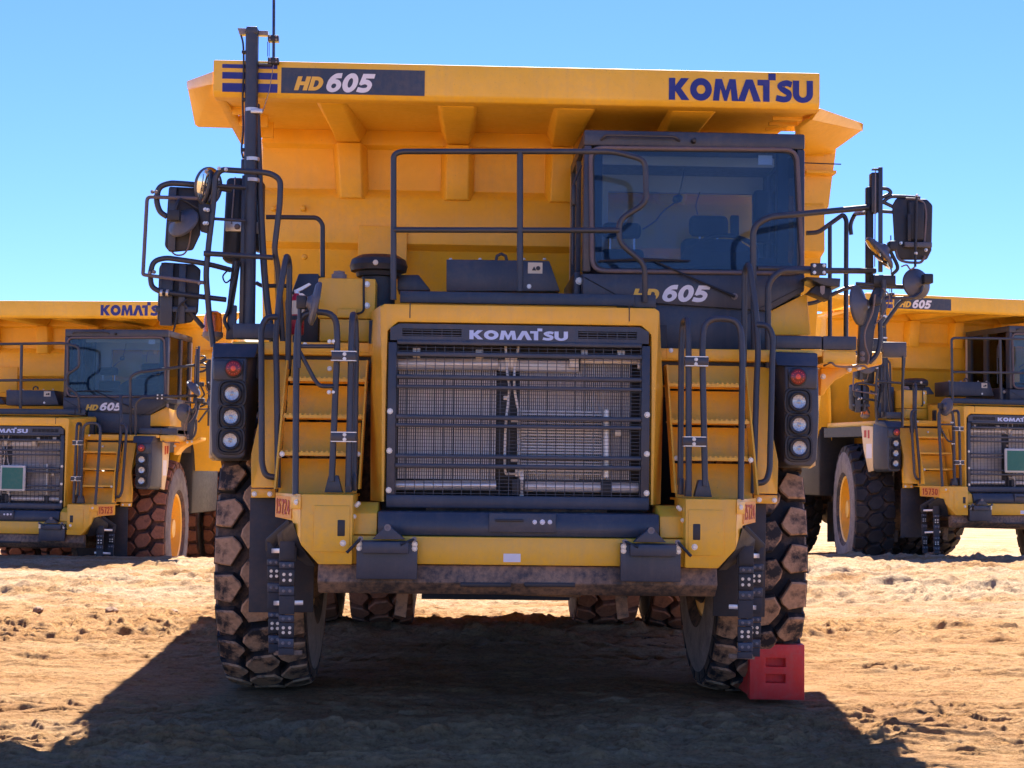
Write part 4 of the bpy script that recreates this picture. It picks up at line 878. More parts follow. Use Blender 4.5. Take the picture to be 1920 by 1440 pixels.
    bx(484, 502, 57, 66, ym, .05, 'bracket', M['hose'], mast, .003)
    pp('aerial', mast, [(514, -130), (513, 108)], ym, 5.5, M['rod'])
    for y0, y1 in ((65, 77), (107, 119)):
        c = bx(502, 522, y0, y1, ym-.03, .06, 'aerial_clamp', M['black'], mast); bolts('bolt', c, [], .01)
        bolts('bolt', mast, [g(x, y, ym-.031) for x in (506, 518) for y in (y0+3, y1-3)], .006, .005, M['hose'])
    bx(484, 510, 118, 123, ym-.01, .03, 'aerial_arm', DK, mast)
    MB().tube([g(502, 78, ym), g(502, 106, ym)], .003, 5).build('aerial_lead', M['black'], mast); MB().tube([g(505, 78, ym), g(505, 106, ym)], .002, 5).build('aerial_lead', M['black'], mast)
    MB().tube([g(513, 121, ym-.02), g(505, 170, ym-.02), g(492, 212, ym-.02)], .003, 5).build('stay_wire', M['hose'], mast)
    MB().tube(smooth_curve([g(452, 66, ym), g(456, 85, ym), g(457, 130, ym), g(455, 185, ym), g(456, 240, ym), g(453, 280, ym), g(456, 297, ym)]), .007, 6).build('cable', M['black'], mast)
    for py in (97, 186, 280): bx(453, 466, py-3, py+3, ym-.02, .04, 'cable_clip', M['black'], mast)
    for py, wd in ((207, 32), (299, 26), (338, 26)):
        p = g(473, py, ym); MB().lathe(p, (0, 0, 1), [(-.012, .052), (.012, .052)], 20).build('hose_clamp', M['zinc'], mast)
    bx(470, 492, 203, 212, ym-.055, .03, 'clamp_plate', M['zinc'], mast)
    pp('stay_tube', mast, [(481, 196), (482, 230), (489, 400), (497, 540), (511, 640)], ym+.04, 13, None, .3)
    bx(452, 462, 298, 322, ym, .05, 'bracket', TB, mast)
    MB().box(*(lambda a, b: (a.x, b.x, ym-.03, ym+.06, b.z, a.z))(g(455, 330, ym), g(462, 610, ym))).build('mast_stiffener', TB, mast, bevel=.004)
    # radio housings behind the mast
    q = MB().loft([g(424, 332, ym+.12), g(458, 332, ym+.12), g(447, 495, ym+.12), g(415, 488, ym+.12)], [p+Vector((0, .16, 0)) for p in (g(424, 332, ym+.12), g(458, 332, ym+.12), g(447, 495, ym+.12), g(415, 488, ym+.12))]).build('receiver_case', M['black'], T, bevel=.03, seg=3)
    bx(423, 458, 413, 434, ym+.10, .2, 'clamp_band', M['zinc'], q); bolts('bolt', q, [g(445, 425, ym+.1)], .018, .01, M['hose']); MB().tube([g(441, 332, ym+.09), g(434, 420, ym+.09)], .005, 6).build('lead', M['hose'], q)
    q2 = bx(478, 491, 338, 470, ym+.14, .14, 'receiver_case', M['black'], T, .02); bx(476, 492, 416, 438, ym+.13, .16, 'clamp_band', M['zinc'], q2)
    # front frame of the off-side platform
    fr = pp('platform_rail', T, [(400, 650, -1.1), (393, 600, -1.1), (386, 515, -1.15), (391, 460, -1.15), (399, 395, -1.15), (404, 330, -1.15), (415, 318, -1.15), (505, 324, -1.15), (526, 336, -1.15), (525, 380, -1.15), (514, 470, -1.15), (521, 500, -1.1), (530, 640, -1.05)], -1.15, 11)
    pp('mid_rail', fr, [(382, 475, -1.2), (512, 483, -1.16)], -1.15, 10)
    pp('brace', fr, [(407, 348, -1.1), (460, 352, -1.0)], -1.1, 8); pp('brace', fr, [(399, 410, -1.1), (460, 414, -1.0)], -1.1, 6)
    bolts('u_bolt', fr, [g(x, y, -1.18) for x, y in ((411, 316), (424, 318), (385, 393), (390, 394), (384, 419), (388, 419))], .011, .03, M['zinc'])
    # ------------------------------------------------ off-side mirrors
    def dome(px, py, rpx, y, axis, name, par, face='mirror', depth=.055):
        r = rpx*(11.6+y)/FPX; c = g(px, py, y); ax = Vector(axis).normalized()
        o = MB().lathe(c, ax, [(0, r*.97), (.006, r), (.02, r*.99), (.035, r*.86), (depth, r*.42), (depth+.012, r*.30), (depth+.03, r*.22), (depth+.032, .005)], 30).build(name, M['mirrorback'], par, ang=30)
        MB().lathe(c-ax*.001, -ax, [(0, r*.95), (.008, r*.7), (.012, r*.3), (.013, .002)], 30).build('mirror_face', M['mirror'], o); return o, c+ax*(depth+.02)
    ml = pp('mirror_arm', T, [(432, 356, -1.0), (365, 346), (317, 343), (297, 351), (293, 378), (300, 398), (313, 406)], -1.15, 11, None, .1)
    pp('mirror_arm', ml, [(432, 506, -1.0), (387, 494), (310, 483), (287, 490), (282, 512)], -1.15, 10, None, .1)
    pp('mirror_arm', ml, [(282, 520), (284, 538), (300, 547), (424, 562, -1.0)], -1.15, 10, None, .08)
    pp('guard_bar', ml, [(371, 372), (276, 369), (268, 515), (275, 516), (382, 530)], -1.2, 7, M['gasket'], .03)
    pp('brace', ml, [(341, 566), (381, 614, -1.0)], -1.1, 9)
    h1 = MB().loft([g(316, 349, -1.1), g(378, 352, -1.1), g(376, 440, -1.1), g(362, 470, -1.1), g(318, 474, -1.1), g(308, 462, -1.1)], [g(322, 355, -.95), g(376, 358, -.95), g(374, 440, -.95), g(360, 464, -.95), g(322, 468, -.95), g(315, 458, -.95)]).build('wing_mirror', M['black'], ml, bevel=.015, seg=3)
    h2 = MB().loft([g(305, 491, -1.05), g(365, 495, -1.05), g(377, 505, -1.05), g(372, 585, -1.05), g(360, 605, -1.05), g(312, 612, -1.05), g(294, 600, -1.05), g(298, 500, -1.05)], [g(308, 495, -.92), g(363, 499, -.92), g(373, 508, -.92), g(368, 583, -.92), g(357, 601, -.92), g(314, 607, -.92), g(300, 596, -.92), g(302, 504, -.92)]).build('wing_mirror', M['black'], ml, bevel=.015, seg=3)
    for (a_, b_, c_, d_) in ((302, 322, 492, 610), (336, 346, 495, 606)): bx(a_, b_, c_, d_, -1.10, .04, 'mounting_strap', DK, h2)
    bx(291, 368, 574, 586, -1.09, .035, 'mounting_strap', DK, h2)
    bx(318, 328, 351, 470, -1.14, .03, 'mounting_strap', DK, h1); MB().tube(smooth_curve([g(x, y, -1.12) for x, y in ((358, 432), (354, 460), (345, 476), (330, 478), (320, 470))]), .006, 6).build('cable', M['brownwire'], h1)
    o, e = dome(346, 420, 32, -1.16, (-.45, -.72, .5), 'round_mirror', ml); c = g(327, 406, -1.26); MB().box(c.x-.04, c.x+.04, c.y-.04, c.y+.05, c.z-.03, c.z+.04).tube(smooth_curve([c, g(331, 385, -1.26), g(340, 374, -1.22), g(372, 392, -1.15)]), .011, 8).build('swivel', M['black'], ml, bevel=.006)
    o, e = dome(393, 350, 37, -1.14, (-.80, .50, .15), 'round_mirror', ml)
    MB().plate([g(371, 378, -1.16), g(394, 384, -1.16), g(390, 438, -1.16), g(376, 434, -1.16)], (0, .02, 0)).build('mirror_bracket', M['black'], ml, bevel=.004)
    for px in (303, 314): MB().lathe(g(px, 549, -1.15), (1, 0, -.1), [(-.008, .024), (.008, .024)], 12).build('u_bolt', M['zinc'], ml)
    bolts('u_bolt', ml, [g(x, y, -1.2) for x, y in ((286, 360), (293, 360), (281, 512), (289, 510), (374, 531))], .011, .02, M['hose'])
    for pts_, yy_, rr0 in ((((352, 560), (335, 575), (331, 598), (325, 622)), -1.12, .006), (((428, 506), (418, 518), (424, 530), (437, 518), (446, 500)), -1.05, .006), (((444, 490), (441, 520), (434, 545), (428, 580), (421, 600), (428, 618)), -1.0, .013)):
        MB().tube(smooth_curve([g(x, y, yy_) for x, y in pts_]), rr0, 6).build('cable', M['black'], ml)
    MB().loft([g(436, 488, -.98), g(450, 490, -.98), g(434, 590, -.98), g(424, 628, -.98), g(440, 634, -.98), g(446, 575, -.98)][:3]+[g(424, 588, -.98)], [p+Vector((0, .04, 0)) for p in (g(436, 488, -.98), g(450, 490, -.98), g(434, 590, -.98), g(424, 588, -.98))]).build('mirror_post', M['black'], ml)
    MB().plate([g(428, 572, -.98), g(443, 572, -.98), g(441, 636, -.98), g(423, 636, -.98)], (0, .05, 0)).build('mirror_post', DK, ml, bevel=.005)
    # amber beacon
    c = g(399, 632, -.8)
    bc = MB().lathe(c, (0, 0, 1), [(-.03, .03), (0, .072), (.03, .072), (.035, .066)], 20).build('warning_beacon', M['hose'], T)
    MB().lathe(c+Vector((0, 0, .034)), (0, 0, 1), [(0, .066), (.09, .064), (.135, .055), (.15, .03), (.152, .002)], 24).build('beacon_lens', M['amber'], bc)
    # small round mirror on its post by the hood
    pm = pp('mirror_post', T, [(560, 690, -1.84), (562, 560, -1.82)], -1.82, 8); c = g(565, 566, -1.82)
    MB().box(c.x-.03, c.x+.035, c.y-.03, c.y+.03, c.z-.045, c.z+.04).build('swivel', M['black'], pm, bevel=.008)
    dome(595, 570, 42, -1.84, (-.96, -.16, .18), 'round_mirror', pm, depth=.04)
    # ------------------------------------------------ near-side rails and mirrors
    pp('platform_rail', T, [(1414, 690, -1.1), (1412, 425), (1440, 407), (1628, 389, -.85)], -1.15, 12)
    nr = pp('platform_rail', T, [(1440, 690, -1.15), (1440, 530), (1462, 507), (1640, 508, -.85)], -1.18, 12); pp('grab_rail', nr, [(1420, 503), (1545, 503, -1.0)], -1.1, 9)
    c = bx(1521, 1550, 493, 516, -1.16, .03, 'rail_clamp', M['black'], nr); bolts('bolt', c, [g(x, y, -1.161) for x in (1527, 1545) for y in (498, 511)], .010, .01, M['zinc'])
    bolts('bolt', nr, [], .01)
    pp('rear_rail', T, [(1512, 437, .1), (1534, 436, .1), (1581, 402, .15), (1587, 412, .15), (1586, 640, .15)], .1, 9, None, .04)
    rr_ = pp('rear_post', T, [(1556, 421), (1556, 640)], .12, 8); pp('rear_rail', rr_, [(1512, 570, .1), (1530, 567, .1), (1590, 538, .12), (1640, 540, .1)], .1, 8); pp('rear_brace', rr_, [(1596, 440), (1594, 420), (1603, 401), (1625, 399, -.5)], .1, 8)
    MB().plate([g(1511, 519, -.95), g(1576, 522, -.95), g(1575, 538, -.95), g(1545, 535, -.95)], (0, .3, .0)).build('work_light_bracket', DK, T, bevel=.004)
    wl = MB().plate([g(1518, 548, -.9), g(1530, 535, -.9), g(1560, 540, -.9), g(1555, 563, -.9)], (0, .15, 0)).build('work_light', M['black'], T, bevel=.006)
    MB().plate([g(1538, 536, -.98), g(1547, 536, -.98), g(1546, 550, -.98), g(1542, 553, -.98), g(1538, 548, -.98)], (0, .006, 0)).build('bracket_tongue', M['hose'], wl)
    yn = -.85
    mp = MB().box(*(lambda a, b: (a.x, b.x, yn, yn+.06, b.z, a.z))(g(1626, 350, yn), g(1638, 530, yn))).build('mirror_post', M['black'], T, bevel=.004)
    MB().box(*(lambda a, b: (a.x, b.x, yn-.04, yn+.04, b.z, a.z))(g(1632, 325, yn), g(1645, 400, yn))).build('channel', TB, mp, bevel=.004)
    MB().box(*(lambda a, b: (a.x, b.x, yn-.06, yn-.045, b.z, a.z))(g(1643, 316, yn), g(1651, 512, yn))).build('channel', TB, mp, bevel=.003)
    bx(1637, 1651, 315, 318, yn-.06, .05, 'channel_cap', TB, mp); pp('lead', mp, [(1641.5, 320), (1640, 500)], yn-.065, 2, M['hose'])
    for pts in ([(1650, 353), (1665, 354), (1672, 362), (1650, 372)], [(1650, 383), (1669, 368), (1700, 369), (1725, 371)], [(1650, 376), (1675, 388)], [(1650, 396), (1680, 398)]):
        pp('mirror_arm', mp, pts, yn, 7, None, .03)
    h3 = MB().loft([g(1680, 371, yn-.02), g(1738, 373, yn-.02), g(1749, 384, yn-.02), g(1747, 470, yn-.02), g(1738, 488, yn-.02), g(1684, 488, yn-.02), g(1677, 470, yn-.02), g(1672, 385, yn-.02)], [g(1684, 375, yn+.16), g(1736, 377, yn+.16), g(1744, 388, yn+.16), g(1742, 466, yn+.16), g(1734, 482, yn+.16), g(1688, 482, yn+.16), g(1682, 466, yn+.16), g(1678, 388, yn+.16)]).build('wing_mirror', M['black'], mp, bevel=.015, seg=3)
    MB().loft([g(1700, 375, yn-.025), g(1735, 378, yn-.025), g(1733, 455, yn-.025), g(1702, 455, yn-.025)], [p+Vector((0, -.03, -.0)) for p in (g(1704, 380, yn-.025), g(1731, 383, yn-.025), g(1729, 450, yn-.025), g(1706, 450, yn-.025))]).build('mirror_boss', M['black'], h3, bevel=.01)
    bx(1697, 1748, 453, 464, yn-.075, .05, 'mounting_strap', M['mirrorback'], h3); pp('rod', h3, [(1719, 366), (1716, 500)], yn-.08, 5, M['black']); bx(1702, 1709, 400, 452, yn-.07, .02, 'mounting_strap', M['black'], h3)
    pp('cable_hoop', h3, [(1698, 372), (1720, 373), (1733, 380), (1737, 400), (1733, 458)], yn-.04, 4, M['gasket'], .05); pp('lower_hoop', h3, [(1678, 465), (1684, 487), (1700, 492), (1728, 493), (1734, 480)], yn-.04, 5, M['gasket'], .05)
    bolts('bolt', h3, [g(1719, 367, yn-.08), g(1717, 475, yn-.08), g(1736, 469, yn-.08), g(1689, 456, yn-.03)], .01, .02, M['zinc'])
    o, e = dome(1646, 477, 38, yn-.16, (.76, -.12, .62), 'round_mirror', mp); MB().tube(smooth_curve([g(1666, 465, yn-.1), g(1674, 480, yn-.1), g(1683, 502, yn-.1), g(1672, 515, yn-.1)]), .014, 8).box(*(lambda a, b: (a.x, b.x, yn-.15, yn-.06, b.z, a.z))(g(1658, 457, yn), g(1672, 474, yn))).build('swivel', M['black'], mp, bevel=.006)
    o, e = dome(1716, 533, 30, yn-.05, (.30, -.86, .12), 'round_mirror', mp); MB().box(*(lambda a, b: (a.x, b.x, yn-.19, yn-.11, b.z, a.z))(g(1718, 519, yn), g(1735, 537, yn))).build('swivel', M['black'], mp, bevel=.008)
    pp('mirror_arm', mp, [(1660, 559), (1715, 558), (1728, 548), (1730, 536)], yn-.12, 6, None, .04); pp('mirror_arm', mp, [(1655, 612), (1690, 563), (1715, 556)], yn-.05, 8)
    o, e = dome(1606, 573, 39, yn-.12, (.72, -.50, .08), 'round_mirror', mp); MB().box(*(lambda a, b: (a.x, b.x, yn-.2, yn-.12, b.z, a.z))(g(1622, 560, yn), g(1638, 577, yn))).build('swivel', M['black'], mp, bevel=.008)
    pp('mirror_arm', mp, [(1636, 568), (1650, 560), (1658, 540), (1656, 525)], yn-.14, 10, None, .05)
    bx(1638, 1680, 515, 535, yn-.1, .1, 'bracket_block', M['black'], mp, .008); pp('mirror_arm', mp, [(1605, 532), (1680, 536)], yn-.08, 7); pp('mirror_arm', mp, [(1660, 537), (1700, 538), (1712, 540)], yn, 9)
    MB().loft([g(1645, 530, yn-.06), g(1662, 530, yn-.06), g(1640, 620, yn-.06), g(1634, 682, yn-.06), g(1610, 682, yn-.06), g(1613, 610, yn-.06)], [p+Vector((0, .06, 0)) for p in (g(1645, 530, yn-.06), g(1662, 530, yn-.06), g(1640, 620, yn-.06), g(1634, 682, yn-.06), g(1610, 682, yn-.06), g(1613, 610, yn-.06))]).build('mirror_foot', DK, mp, bevel=.008)
    bolts('bolt', mp, [g(1617, 663, yn-.061), g(1617, 673, yn-.061)], .015, .012, M['hose'])
    pp('foot_tube', mp, [(1650, 600), (1651, 640), (1645, 665), (1630, 680)], yn-.08, 9, None, .1)
    for pts_, yy_, rr0 in ((((1641, 552), (1636, 585), (1622, 620), (1622, 645), (1629, 668), (1626, 684)), yn-.2, .007), (((1690, 500), (1700, 497), (1707, 505), (1716, 500)), yn-.1, .006), (((1655, 540), (1668, 558), (1656, 590), (1640, 610)), yn-.2, .005)):
        MB().tube(smooth_curve([g(x, y, yy_) for x, y in pts_]), rr0, 6).build('cable', M['brownwire'], mp)

def copy_tree(o, parent=None):
    c = o.copy(); COL.objects.link(c); c.parent = parent
    for ch in list(o.children): copy_tree(ch, c)
    return c

# ================================================================== terrain
def vnoise(x, y, seed):
    xi = np.floor(x).astype(np.int64); yi = np.floor(y).astype(np.int64); xf = x-xi; yf = y-yi
    def h(a, b):
        n = (a*374761393+b*668265263+seed*1442695041) & 0x7fffffff
        n = ((n ^ (n >> 13))*1274126177) & 0x7fffffff
        return ((n ^ (n >> 16)) & 0xffff)/65535.0
    u = xf*xf*xf*(xf*(xf*6-15)+10); v = yf*yf*yf*(yf*(yf*6-15)+10)
    return (h(xi, yi)*(1-u)+h(xi+1, yi)*u)*(1-v)+(h(xi, yi+1)*(1-u)+h(xi+1, yi+1)*u)*v
def fbm(x, y, seed, octv=4, gain=.5, ridged=False):
    s = 0; a = 1; t = 0
    for i in range(octv):
        n = vnoise(x*2**i+i*17.3, y*2**i-i*9.1, seed+i*31)
        if ridged: n = 1-np.abs(2*n-1)
        s = s+a*n; t += a; a *= gain
    return s/t
def sstep(a, b, x):
    t = np.clip((x-a)/(b-a), 0, 1); return t*t*(3-2*t)
def height(x, y, fine=True):
    z = -.40*sstep(22.0, 23.6, y)*sstep(-1.0, -4.0, x)*(1-sstep(35, 60, y))
    z = z+(.20*sstep(-1.0, -3.0, x)+.36*sstep(1.0, 3.0, x)+.05)*sstep(17.5, 20.5, y)*(1-sstep(22.2, 23.4, y))*(.85+.3*fbm(x*.6, y*.6, 5, 2))
    z = z+.05*(fbm(x*.25, y*.35, 3, 3)-.5)
    if fine:
        far = 1-sstep(30, 60, y)
        wx = x+.25*(vnoise(x*1.3, y*1.3, 71)-.5); wy = y+.18*(vnoise(x*1.1+9, y*2.1, 72)-.5)
        band = sstep(.35, .65, fbm(x*.10+3, y*.45, 11, 3))                           # rougher and smoother strips
        rough = .45+.9*band
        rough = rough+1.1*np.exp(-((y-14.9)/.35)**2)*sstep(0, -2.2, x)+.35*np.exp(-((y-19.4)/1.6)**2)
        ridge = fbm(wx*.9, wy*4.2, 21, 4, .55, True)                               # tread ridges across the view
        clod = fbm(wx*3.2, wy*5.0, 41, 4, .55)
        z = z+far*rough*(.050*(ridge-.55)+.030*(clod-.5))
        for (fy, fx, A, sd, th) in ((2.1, .8, .030, 81, .52), (4.3, 1.9, .036, 91, .45), (8.0, 4.2, .026, 101, .42), (14., 8., .013, 111, .40)):   # broken scarps left by tyres and scraper
            t = wy*fy+2.4*fbm(wx*fx*.55, wy*fy*.5, sd, 3)
            fr = t-np.floor(t); saw = np.where(fr < .12, fr/.12, 1-(fr-.12)/.88)
            mk = sstep(th, th+.14, fbm(wx*fx, wy*fy*.55, sd+5, 3, .55))
            z = z+far*np.minimum(rough, 1.5)*A*saw*mk
        cl = np.clip(fbm(wx*7, wy*9, 51, 3, .5)-.56, 0, 1)
        z = z+far*rough*.07*cl
        lug = np.maximum(np.sin((wx+.35*np.sin(wy*2.2))*14), -.2)*sstep(.5, .62, vnoise(x*.2, y*1.1+4, 61))
        z = z+far*.008*lug*rough
        for yc, sl, hw in ((9.5, .035, .36), (10.5, .02, .34), (13.1, -.04, .36), (14.0, -.05, .34), (17.2, .05, .40), (18.4, .04, .38)):   # tyre prints running across the yard
            v = wy-yc-sl*x+.10*(fbm(x*.4, x*0+yc, 131, 2)-.5); inb_ = sstep(hw, hw-.07, np.abs(v))
            ph = (wx+np.abs(v)*.9)/.27; fr = ph-np.floor(ph); blk = sstep(.04, .13, fr)*(1-sstep(.58, .68, fr))*sstep(.03, .08, np.abs(v))
            keep = .35+.65*sstep(.36, .58, fbm(x*.7, y*1.2+yc, 137, 3))
            z = z+inb_*keep*(-.020+.032*(1-blk))+.030*np.exp(-((np.abs(v)-hw-.04)/.05)**2)*keep*fbm(wx*5, wy*5, 139, 3)
        for cx in (-1.88, 1.88):                                                    # flat under the tyres
            m = np.exp(-((x-cx)/.55)**2-((y-11.55)/.8)**2); z = z*(1-.8*m)-.02*m
    return z
def build_ground():
    inner = np.linspace(-1, 1, 1000); side = np.array([1.25, 1.7, 2.6, 4.5, 9, 20, 60])
    tcol = np.concatenate([-side[::-1], inner, side])
    dn = 1/np.linspace(1/7.9, 1/34., 1000)
    rows = np.concatenate([[-300, -120, -40, -10, 0, 4, 6.5, 7.5], dn, [36, 39, 43, 48, 56, 70, 90, 130, 200, 350, 700, 1500, 3000]])
    TT, YY = np.meshgrid(tcol, rows)
    half = np.where(YY > 7.9, .37*np.maximum(YY, 7.9)+.5, 3.42)
    XX = TT*half; inb = (YY >= 7.9) & (YY < 34)
    ZZ = np.where((np.abs(TT) <= 1.26) & inb, height(XX, YY), height(XX, YY, False))
    nr, nc = XX.shape
    me = bpy.data.meshes.new('ground'); me.vertices.add(nr*nc)
    me.vertices.foreach_set('co', np.stack([XX, YY, ZZ], -1).astype(np.float32).ravel())
    idx = np.arange(nr*nc).reshape(nr, nc); q = np.stack([idx[:-1, :-1], idx[:-1, 1:], idx[1:, 1:], idx[1:, :-1]], -1).reshape(-1, 4)
    me.loops.add(q.size); me.loops.foreach_set('vertex_index', q.ravel().astype(np.int32))
    me.polygons.add(len(q)); me.polygons.foreach_set('loop_start', np.arange(0, q.size, 4, dtype=np.int32)); me.polygons.foreach_set('loop_total', np.full(len(q), 4, dtype=np.int32))
    me.update(); me.polygons.foreach_set('use_smooth', np.ones(len(q), bool))
    m, n, b = mat_base('dry_orange_soil')
    geo = n.nodes.new('ShaderNodeNewGeometry'); P = geo.outputs['Position']
    a = noise(n, .55, 6, .6, P, (1, 2.6, 1)); c = noise(n, 3.2, 6, .65, P, (1, 2, 1)); e = noise(n, 34, 5, .7, P)
    r1 = ramp(n, a.outputs[0], [(.30, (.33, .155, .060)), (.48, (.43, .235, .100)), (.60, (.475, .285, .135)), (.74, (.52, .36, .22))])
    r2 = ramp(n, c.outputs[0], [(.30, (.28, .13, .052)), (.52, (.44, .25, .11)), (.75, (.51, .35, .20))])
    col = mix(n, .45, r1.outputs[0], r2.outputs[0])
    # paler, whiter dirt on the strip between the trucks
    sp = n.nodes.new('ShaderNodeSeparateXYZ'); n.links.new(P, sp.inputs[0])
    mr = n.nodes.new('ShaderNodeMapRange'); mr.interpolation_type = 'SMOOTHSTEP'; n.links.new(sp.outputs['Y'], mr.inputs[0]); mr.inputs[1].default_value = 16.2; mr.inputs[2].default_value = 18.5
    nm = noise(n, 1.1, 5, .65, P, (.6, 2, 1)); nr_ = ramp(n, nm.outputs[0], [(.40, (0, 0, 0)), (.60, (1, 1, 1))])
    mu = n.nodes.new('ShaderNodeMath'); mu.operation = 'MULTIPLY'; n.links.new(mr.outputs[0], mu.inputs[0]); n.links.new(nr_.outputs[0], mu.inputs[1])
    col = mix(n, mu.outputs[0], col, (.50, .355, .225))
    e3 = noise(n, 13, 6, .75, P, (.45, 1.3, 1)); ea = n.nodes.new('ShaderNodeMath'); ea.operation = 'ADD'; n.links.new(e.outputs[0], ea.inputs[0]); n.links.new(e3.outputs[0], ea.inputs[1]); eh = n.nodes.new('ShaderNodeMath'); eh.operation = 'MULTIPLY'; n.links.new(ea.outputs[0], eh.inputs[0]); eh.inputs[1].default_value = .5
    r3 = ramp(n, eh.outputs[0], [(.36, (.52, .48, .45)), (.50, (.95, .95, .95)), (.64, (1.18, 1.18, 1.18))])
    mx = n.nodes.new('ShaderNodeMix'); mx.data_type = 'RGBA'; mx.blend_type = 'MULTIPLY'; mx.inputs[0].default_value = 1
    n.links.new(col, mx.inputs[6]); n.links.new(r3.outputs[0], mx.inputs[7]); n.links.new(mx.outputs[2], b.inputs['Base Color'])
    b.inputs['Roughness'].default_value = .95; b.inputs['Specular IOR Level'].default_value = .15
    e2 = noise(n, 38, 8, .78, P, (1, 1.6, 1)); bump(n, b, e2.outputs[0], 1.0, .045)
    me.materials.append(m)
    o = bpy.data.objects.new('ground', me); COL.objects.link(o); o['kind'] = 'structure'
    # pale sand bank far behind the trucks
    xs = np.linspace(-90, 90, 120); ts = np.linspace(0, 1, 24); X, Tt = np.meshgrid(xs, ts)
    H = 9.4+1.1*fbm(X*.05+4, X*0+2, 9, 3); Yb = 66+Tt*26+3*fbm(X*.08, Tt*3, 14, 3)
    Z = -.4+H*sstep(0, 1, Tt)+.5*(fbm(X*.5, Tt*9, 19, 4)-.5)*(Tt > .02)
    vs = np.stack([X, Yb, Z], -1).reshape(-1, 3); nr, nc = X.shape; mb = MB()
    mb.v = [tuple(v) for v in vs]; mb.f = [(i*nc+j, i*nc+j+1, (i+1)*nc+j+1, (i+1)*nc+j) for i in range(nr-1) for j in range(nc-1)]
    mb.f += [((nr-1)*nc+j, (nr-1)*nc+j+1, len(vs)+j+1, len(vs)+j) for j in range(nc-1)]; mb.v += [(x, 125, -.5) for x in xs]; mb.mi = [0]*len(mb.f)
    m2, n2, b2 = mat_base('pale_sand'); g2 = n2.nodes.new('ShaderNodeNewGeometry'); t2 = noise(n2, .8, 7, .7, g2.outputs['Position'])
    rr = ramp(n2, t2.outputs[0], [(.3, (.50, .38, .25)), (.7, (.72, .60, .45))]); n2.links.new(rr.outputs[0], b2.inputs['Base Color']); b2.inputs['Roughness'].default_value = .95
    mb.build('sand_bank', m2, None, kind='structure', ang=180)

# ================================================================== assemble
build_ground()
T = build_truck(); build_wheels(T); build_upper(T)
tag(T, 'yellow dump truck numbered 15724 facing the camera in the foreground beside the red wheel chock', 'dump truck', 'yellow dump trucks parked in a row')

def renumber(root, num):
    for sbx in [c for c in root.children if c.name.startswith('step_box')]:
        for ch in list(sbx.children):
            if ch.name.startswith('number_lettering'):
                src = ch.data; vs = np.array([v.co[:] for v in src.vertices])
                pln = [c for c in sbx.children if c.name.startswith('number_panel')][0]
                V = np.array([v.co[:] for v in pln.data.vertices]); s = ch['side']
                # panel axes: bottom edge runs from vertex 0 to 1
                o0, o1, o3 = Vector(V[0]), Vector(V[1]), Vector(V[3]); d = (o1-o0); L = d.length; d.normalize(); nrm = d.cross(Vector((0, 0, 1)))
                p, mt = ch.parent, ch.data.materials[0]; bpy.data.objects.remove(ch)
                letters('number_lettering', num, COND, o0+d*.02+Vector((0, 0, .025))+nrm*.0015, d*(L-.04), Vector((0, 0, .095)), mt, p, 0, .002, track=.08)
def swap(root, table):
    for o in [root]+list(root.children_recursive):
        if o.type == 'MESH':
            for sl in o.material_slots:
                if sl.material and sl.material.name in table:
                    nm_ = table[sl.material.name]; sl.link = 'OBJECT'; sl.material = M[nm_]
def green_panel(root, px, py):
    p = g(px, py, -1.72); o = MB().box(p.x-.19, p.x+.19, -1.75, -1.71, p.z-.19, p.z+.19).build('green_board', M['palegrey'], root, bevel=.03, seg=3)
    MB().box(p.x-.155, p.x+.155, -1.754, -1.7505, p.z-.155, p.z+.155).build('green_face', M['green'], o)
    bolts('bolt', o, [Vector((p.x+a*.168, -1.7505, p.z+c*.168)) for a in (-1, 1) for c in (-1, 1)], .009, .006)

TL = copy_tree(T); TL.location = (-7.23, 23.87, -.44); TL.rotation_euler = (0, 0, -.07)
tag(TL, 'yellow dump truck numbered 15723 with red muddy tyres parked behind on the left', 'dump truck'); renumber(TL, '15723')
swap(TL, {'lug_top_dirt': 'lugred', 'tyre_rubber': 'tyrered', 'lug_rear_mud': 'lugred'})
def steer(root, ang):
    for c in root.children:
        if c.name.startswith('wheel') and not c.name.startswith('wheel_') and abs(c.location.y) < .1: c.rotation_euler = (0, 0, ang)
steer(TL, .10)
TR = copy_tree(T); steer(TR, -.29); TR.location = (7.45, 25.4, -.04); TR.rotation_euler = (0, 0, .26)
tag(TR, 'yellow dump truck numbered 15730 with clean black tyres parked behind on the right', 'dump truck'); renumber(TR, '15730')
swap(TR, {'lug_top_dirt': 'lugblack', 'lug_rear_mud': 'lugblack', 'tyre_red_mud': 'tyre'})
T.location = (TX, TY, 0); T.rotation_euler = (0, 0, TYAW)
green_panel(TL, 1010, 827); green_panel(TR, 958, 812)

def world(px, py, y):                       # survey point in world coordinates
    p = g(px, py, y); return Vector((TX+p.x*CY-p.y*SY, TY+p.x*SY+p.y*CY, p.z))
